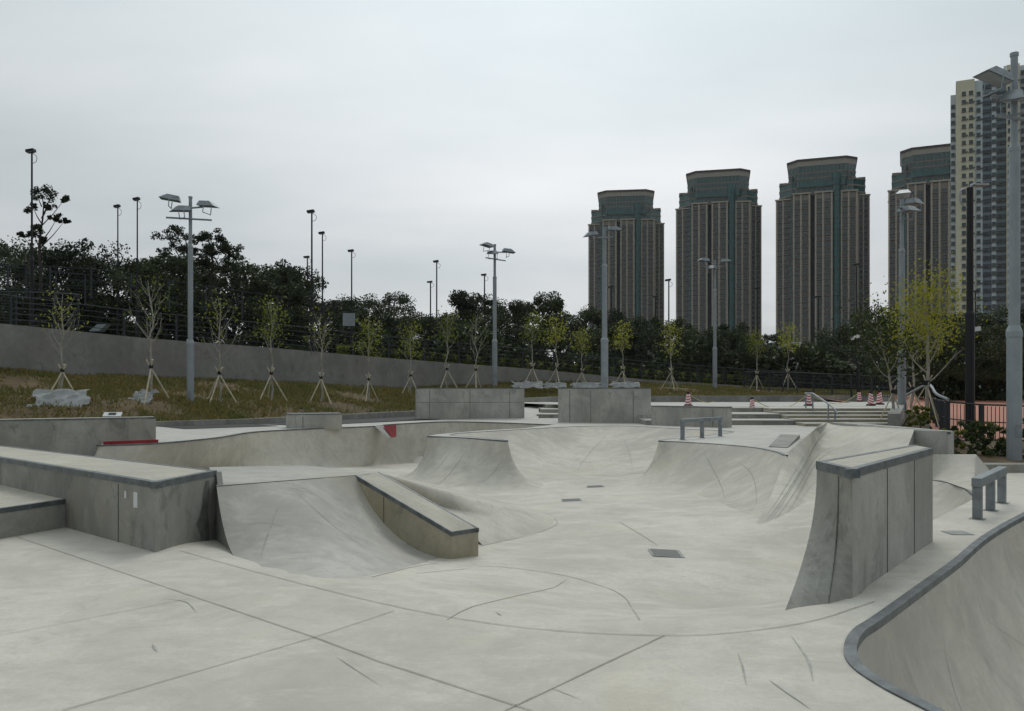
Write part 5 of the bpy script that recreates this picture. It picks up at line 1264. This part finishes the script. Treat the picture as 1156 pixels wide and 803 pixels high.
tower('brown tower with teal glass top, leftmost and lowest of four alike', 661, 752, 214, 560, R(-7.7), 1)
tower('brown tower with teal glass top, second from left of four alike', 759, 862, 191, 500, R(-13.8), 2)
tower('brown tower with teal glass top, third from left, widest in full view', 871, 984, 177, 455, R(-20), 3)
tower('brown tower with teal glass top, partly behind the cream block', 997, 1118, 162, 420, R(-25), 4)

# cream residential block at the right
m_cream = mat('cream_render', (0.62, 0.58, 0.44), .8, var=.08, vscale=.2)
m_pale = mat('pale_blue_render', (0.54, 0.59, 0.62), .8, var=.06, vscale=.2)
m_blueband = mat('grey_blue_render', (0.28, 0.34, 0.38), .8)
d = 300; t = empty('apartment_block', (X(1073, d), d, 0), R(-27.5), 'tall cream and pale blue apartment block at the right edge', 'apartment block')
H = EYE + (HY - 104) * d / FPX; pxm = d / FPX * .887
segs = [(0, 6, 4.0, H, m_pale), (6, 27, 0, H + 3.5, m_cream), (27, 36, 2.5, H + 3.5, m_pale), (36, 46, 5, H + 4.5, m_blueband), (46, 51, 3, H + 5, m_pale), (51, 62, 5.5, H + 3, m_blueband), (62, 76, 1.5, H + 7, m_cream), (76, 84, 4, H + 7, m_pale), (84, 98, 1, H + 5, m_cream), (98, 125, 3, H + 6, m_blueband)]
wl = []
for x0, x1, y0, hh, mt in segs:
    mb = MB(); mb.box(x0 * pxm + .01, x1 * pxm - .01, y0, 24 - y0 * .1, 0, hh); mb.build('wall', mt, t)
    for f in range(1, int((hh - 1) / 2.9)):
        z = f * 2.9 + 1.5; wdt = (x1 - x0) * pxm
        xsn = {6: (3,), 21: (9, 17), 9: (4.5,), 10: (2.5, 7), 5: (2.5,), 11: (3, 8), 14: (3.5, 10), 8: (4,), 27: (4, 11, 18)}[x1 - x0]
        for xx in xsn: wl.append((Vector(((x0 + xx) * pxm, y0 - .04, z)), .62 if mt is not m_blueband else 1.0, f))
mb = MB(); mb.box(-1, 1, -.04, .04, -.62, .62); wo = None; rest = MB(); fr_ = MB(); wl.sort(key=lambda q: -q[0].z)
for i, (p, hw, f) in enumerate(wl):
    if i < 100:
        if wo is None: wo = mb.build('window', m_win, t); oo = wo
        else: oo = wo.copy(); col.objects.link(oo); oo.parent = t
        oo.location = p; oo.scale = (hw, 1, 1)
    else: rest.obox(p, (hw, 0, 0), (0, .04, 0), (0, 0, .62))
    fr_.obox(p + Vector((0, -.15, -.8)), (hw * 1.15, 0, 0), (0, .28, 0), (0, 0, .1)); 
    if f % 2: fr_.obox(p + Vector((hw + .35, -.2, -.5)), (.28, 0, 0), (0, .22, 0), (0, 0, .2))
tag(rest.build('windows', m_win, t), kind='stuff'); fr_.build('window_ledges', m_slab, t)
mb = MB(); mb.box(70 * pxm, 71 * pxm, 4, 5, H + 7, H + 11); mb.box(60 * pxm, 66 * pxm, 8, 14, H + 5, H + 9); mb.build('roof_plant', m_pale, t)
# low pale building glimpsed between trees
t = empty('building', (X(888, 200), 200, 0), 0, 'low pale building glimpsed between trees below the third tower', 'building')
mb = MB(); mb.box(-3.5, 3.5, 0, 8, 0, 12.5); mb.build('wall', m_pale, t)
for k_ in range(3):
    for j_ in range(2): mb = MB(); mb.box(-2.5 + j_ * 3, -.9 + j_ * 3, -.06, .02, 2.5 + k_ * 3.4, 4.2 + k_ * 3.4); mb.build('window', m_win, t)

# thin air between the park and the towers
mb = MB(); mb.box(-1400, 1400, -150, 1500, -3.7, 215); hz = mb.build('haze', []); tag(hz, kind='stuff')
mh = bpy.data.materials.new('haze_air'); mh.use_nodes = True; n_ = mh.node_tree.nodes; l_ = mh.node_tree.links
n_.remove(n_['Principled BSDF']); pv = n_.new('ShaderNodeVolumePrincipled'); pv.inputs['Density'].default_value = 0.00011; pv.inputs['Color'].default_value = (.86, .9, .94, 1)
l_.new(pv.outputs[0], n_['Material Output'].inputs['Volume']); hz.data.materials.append(mh)
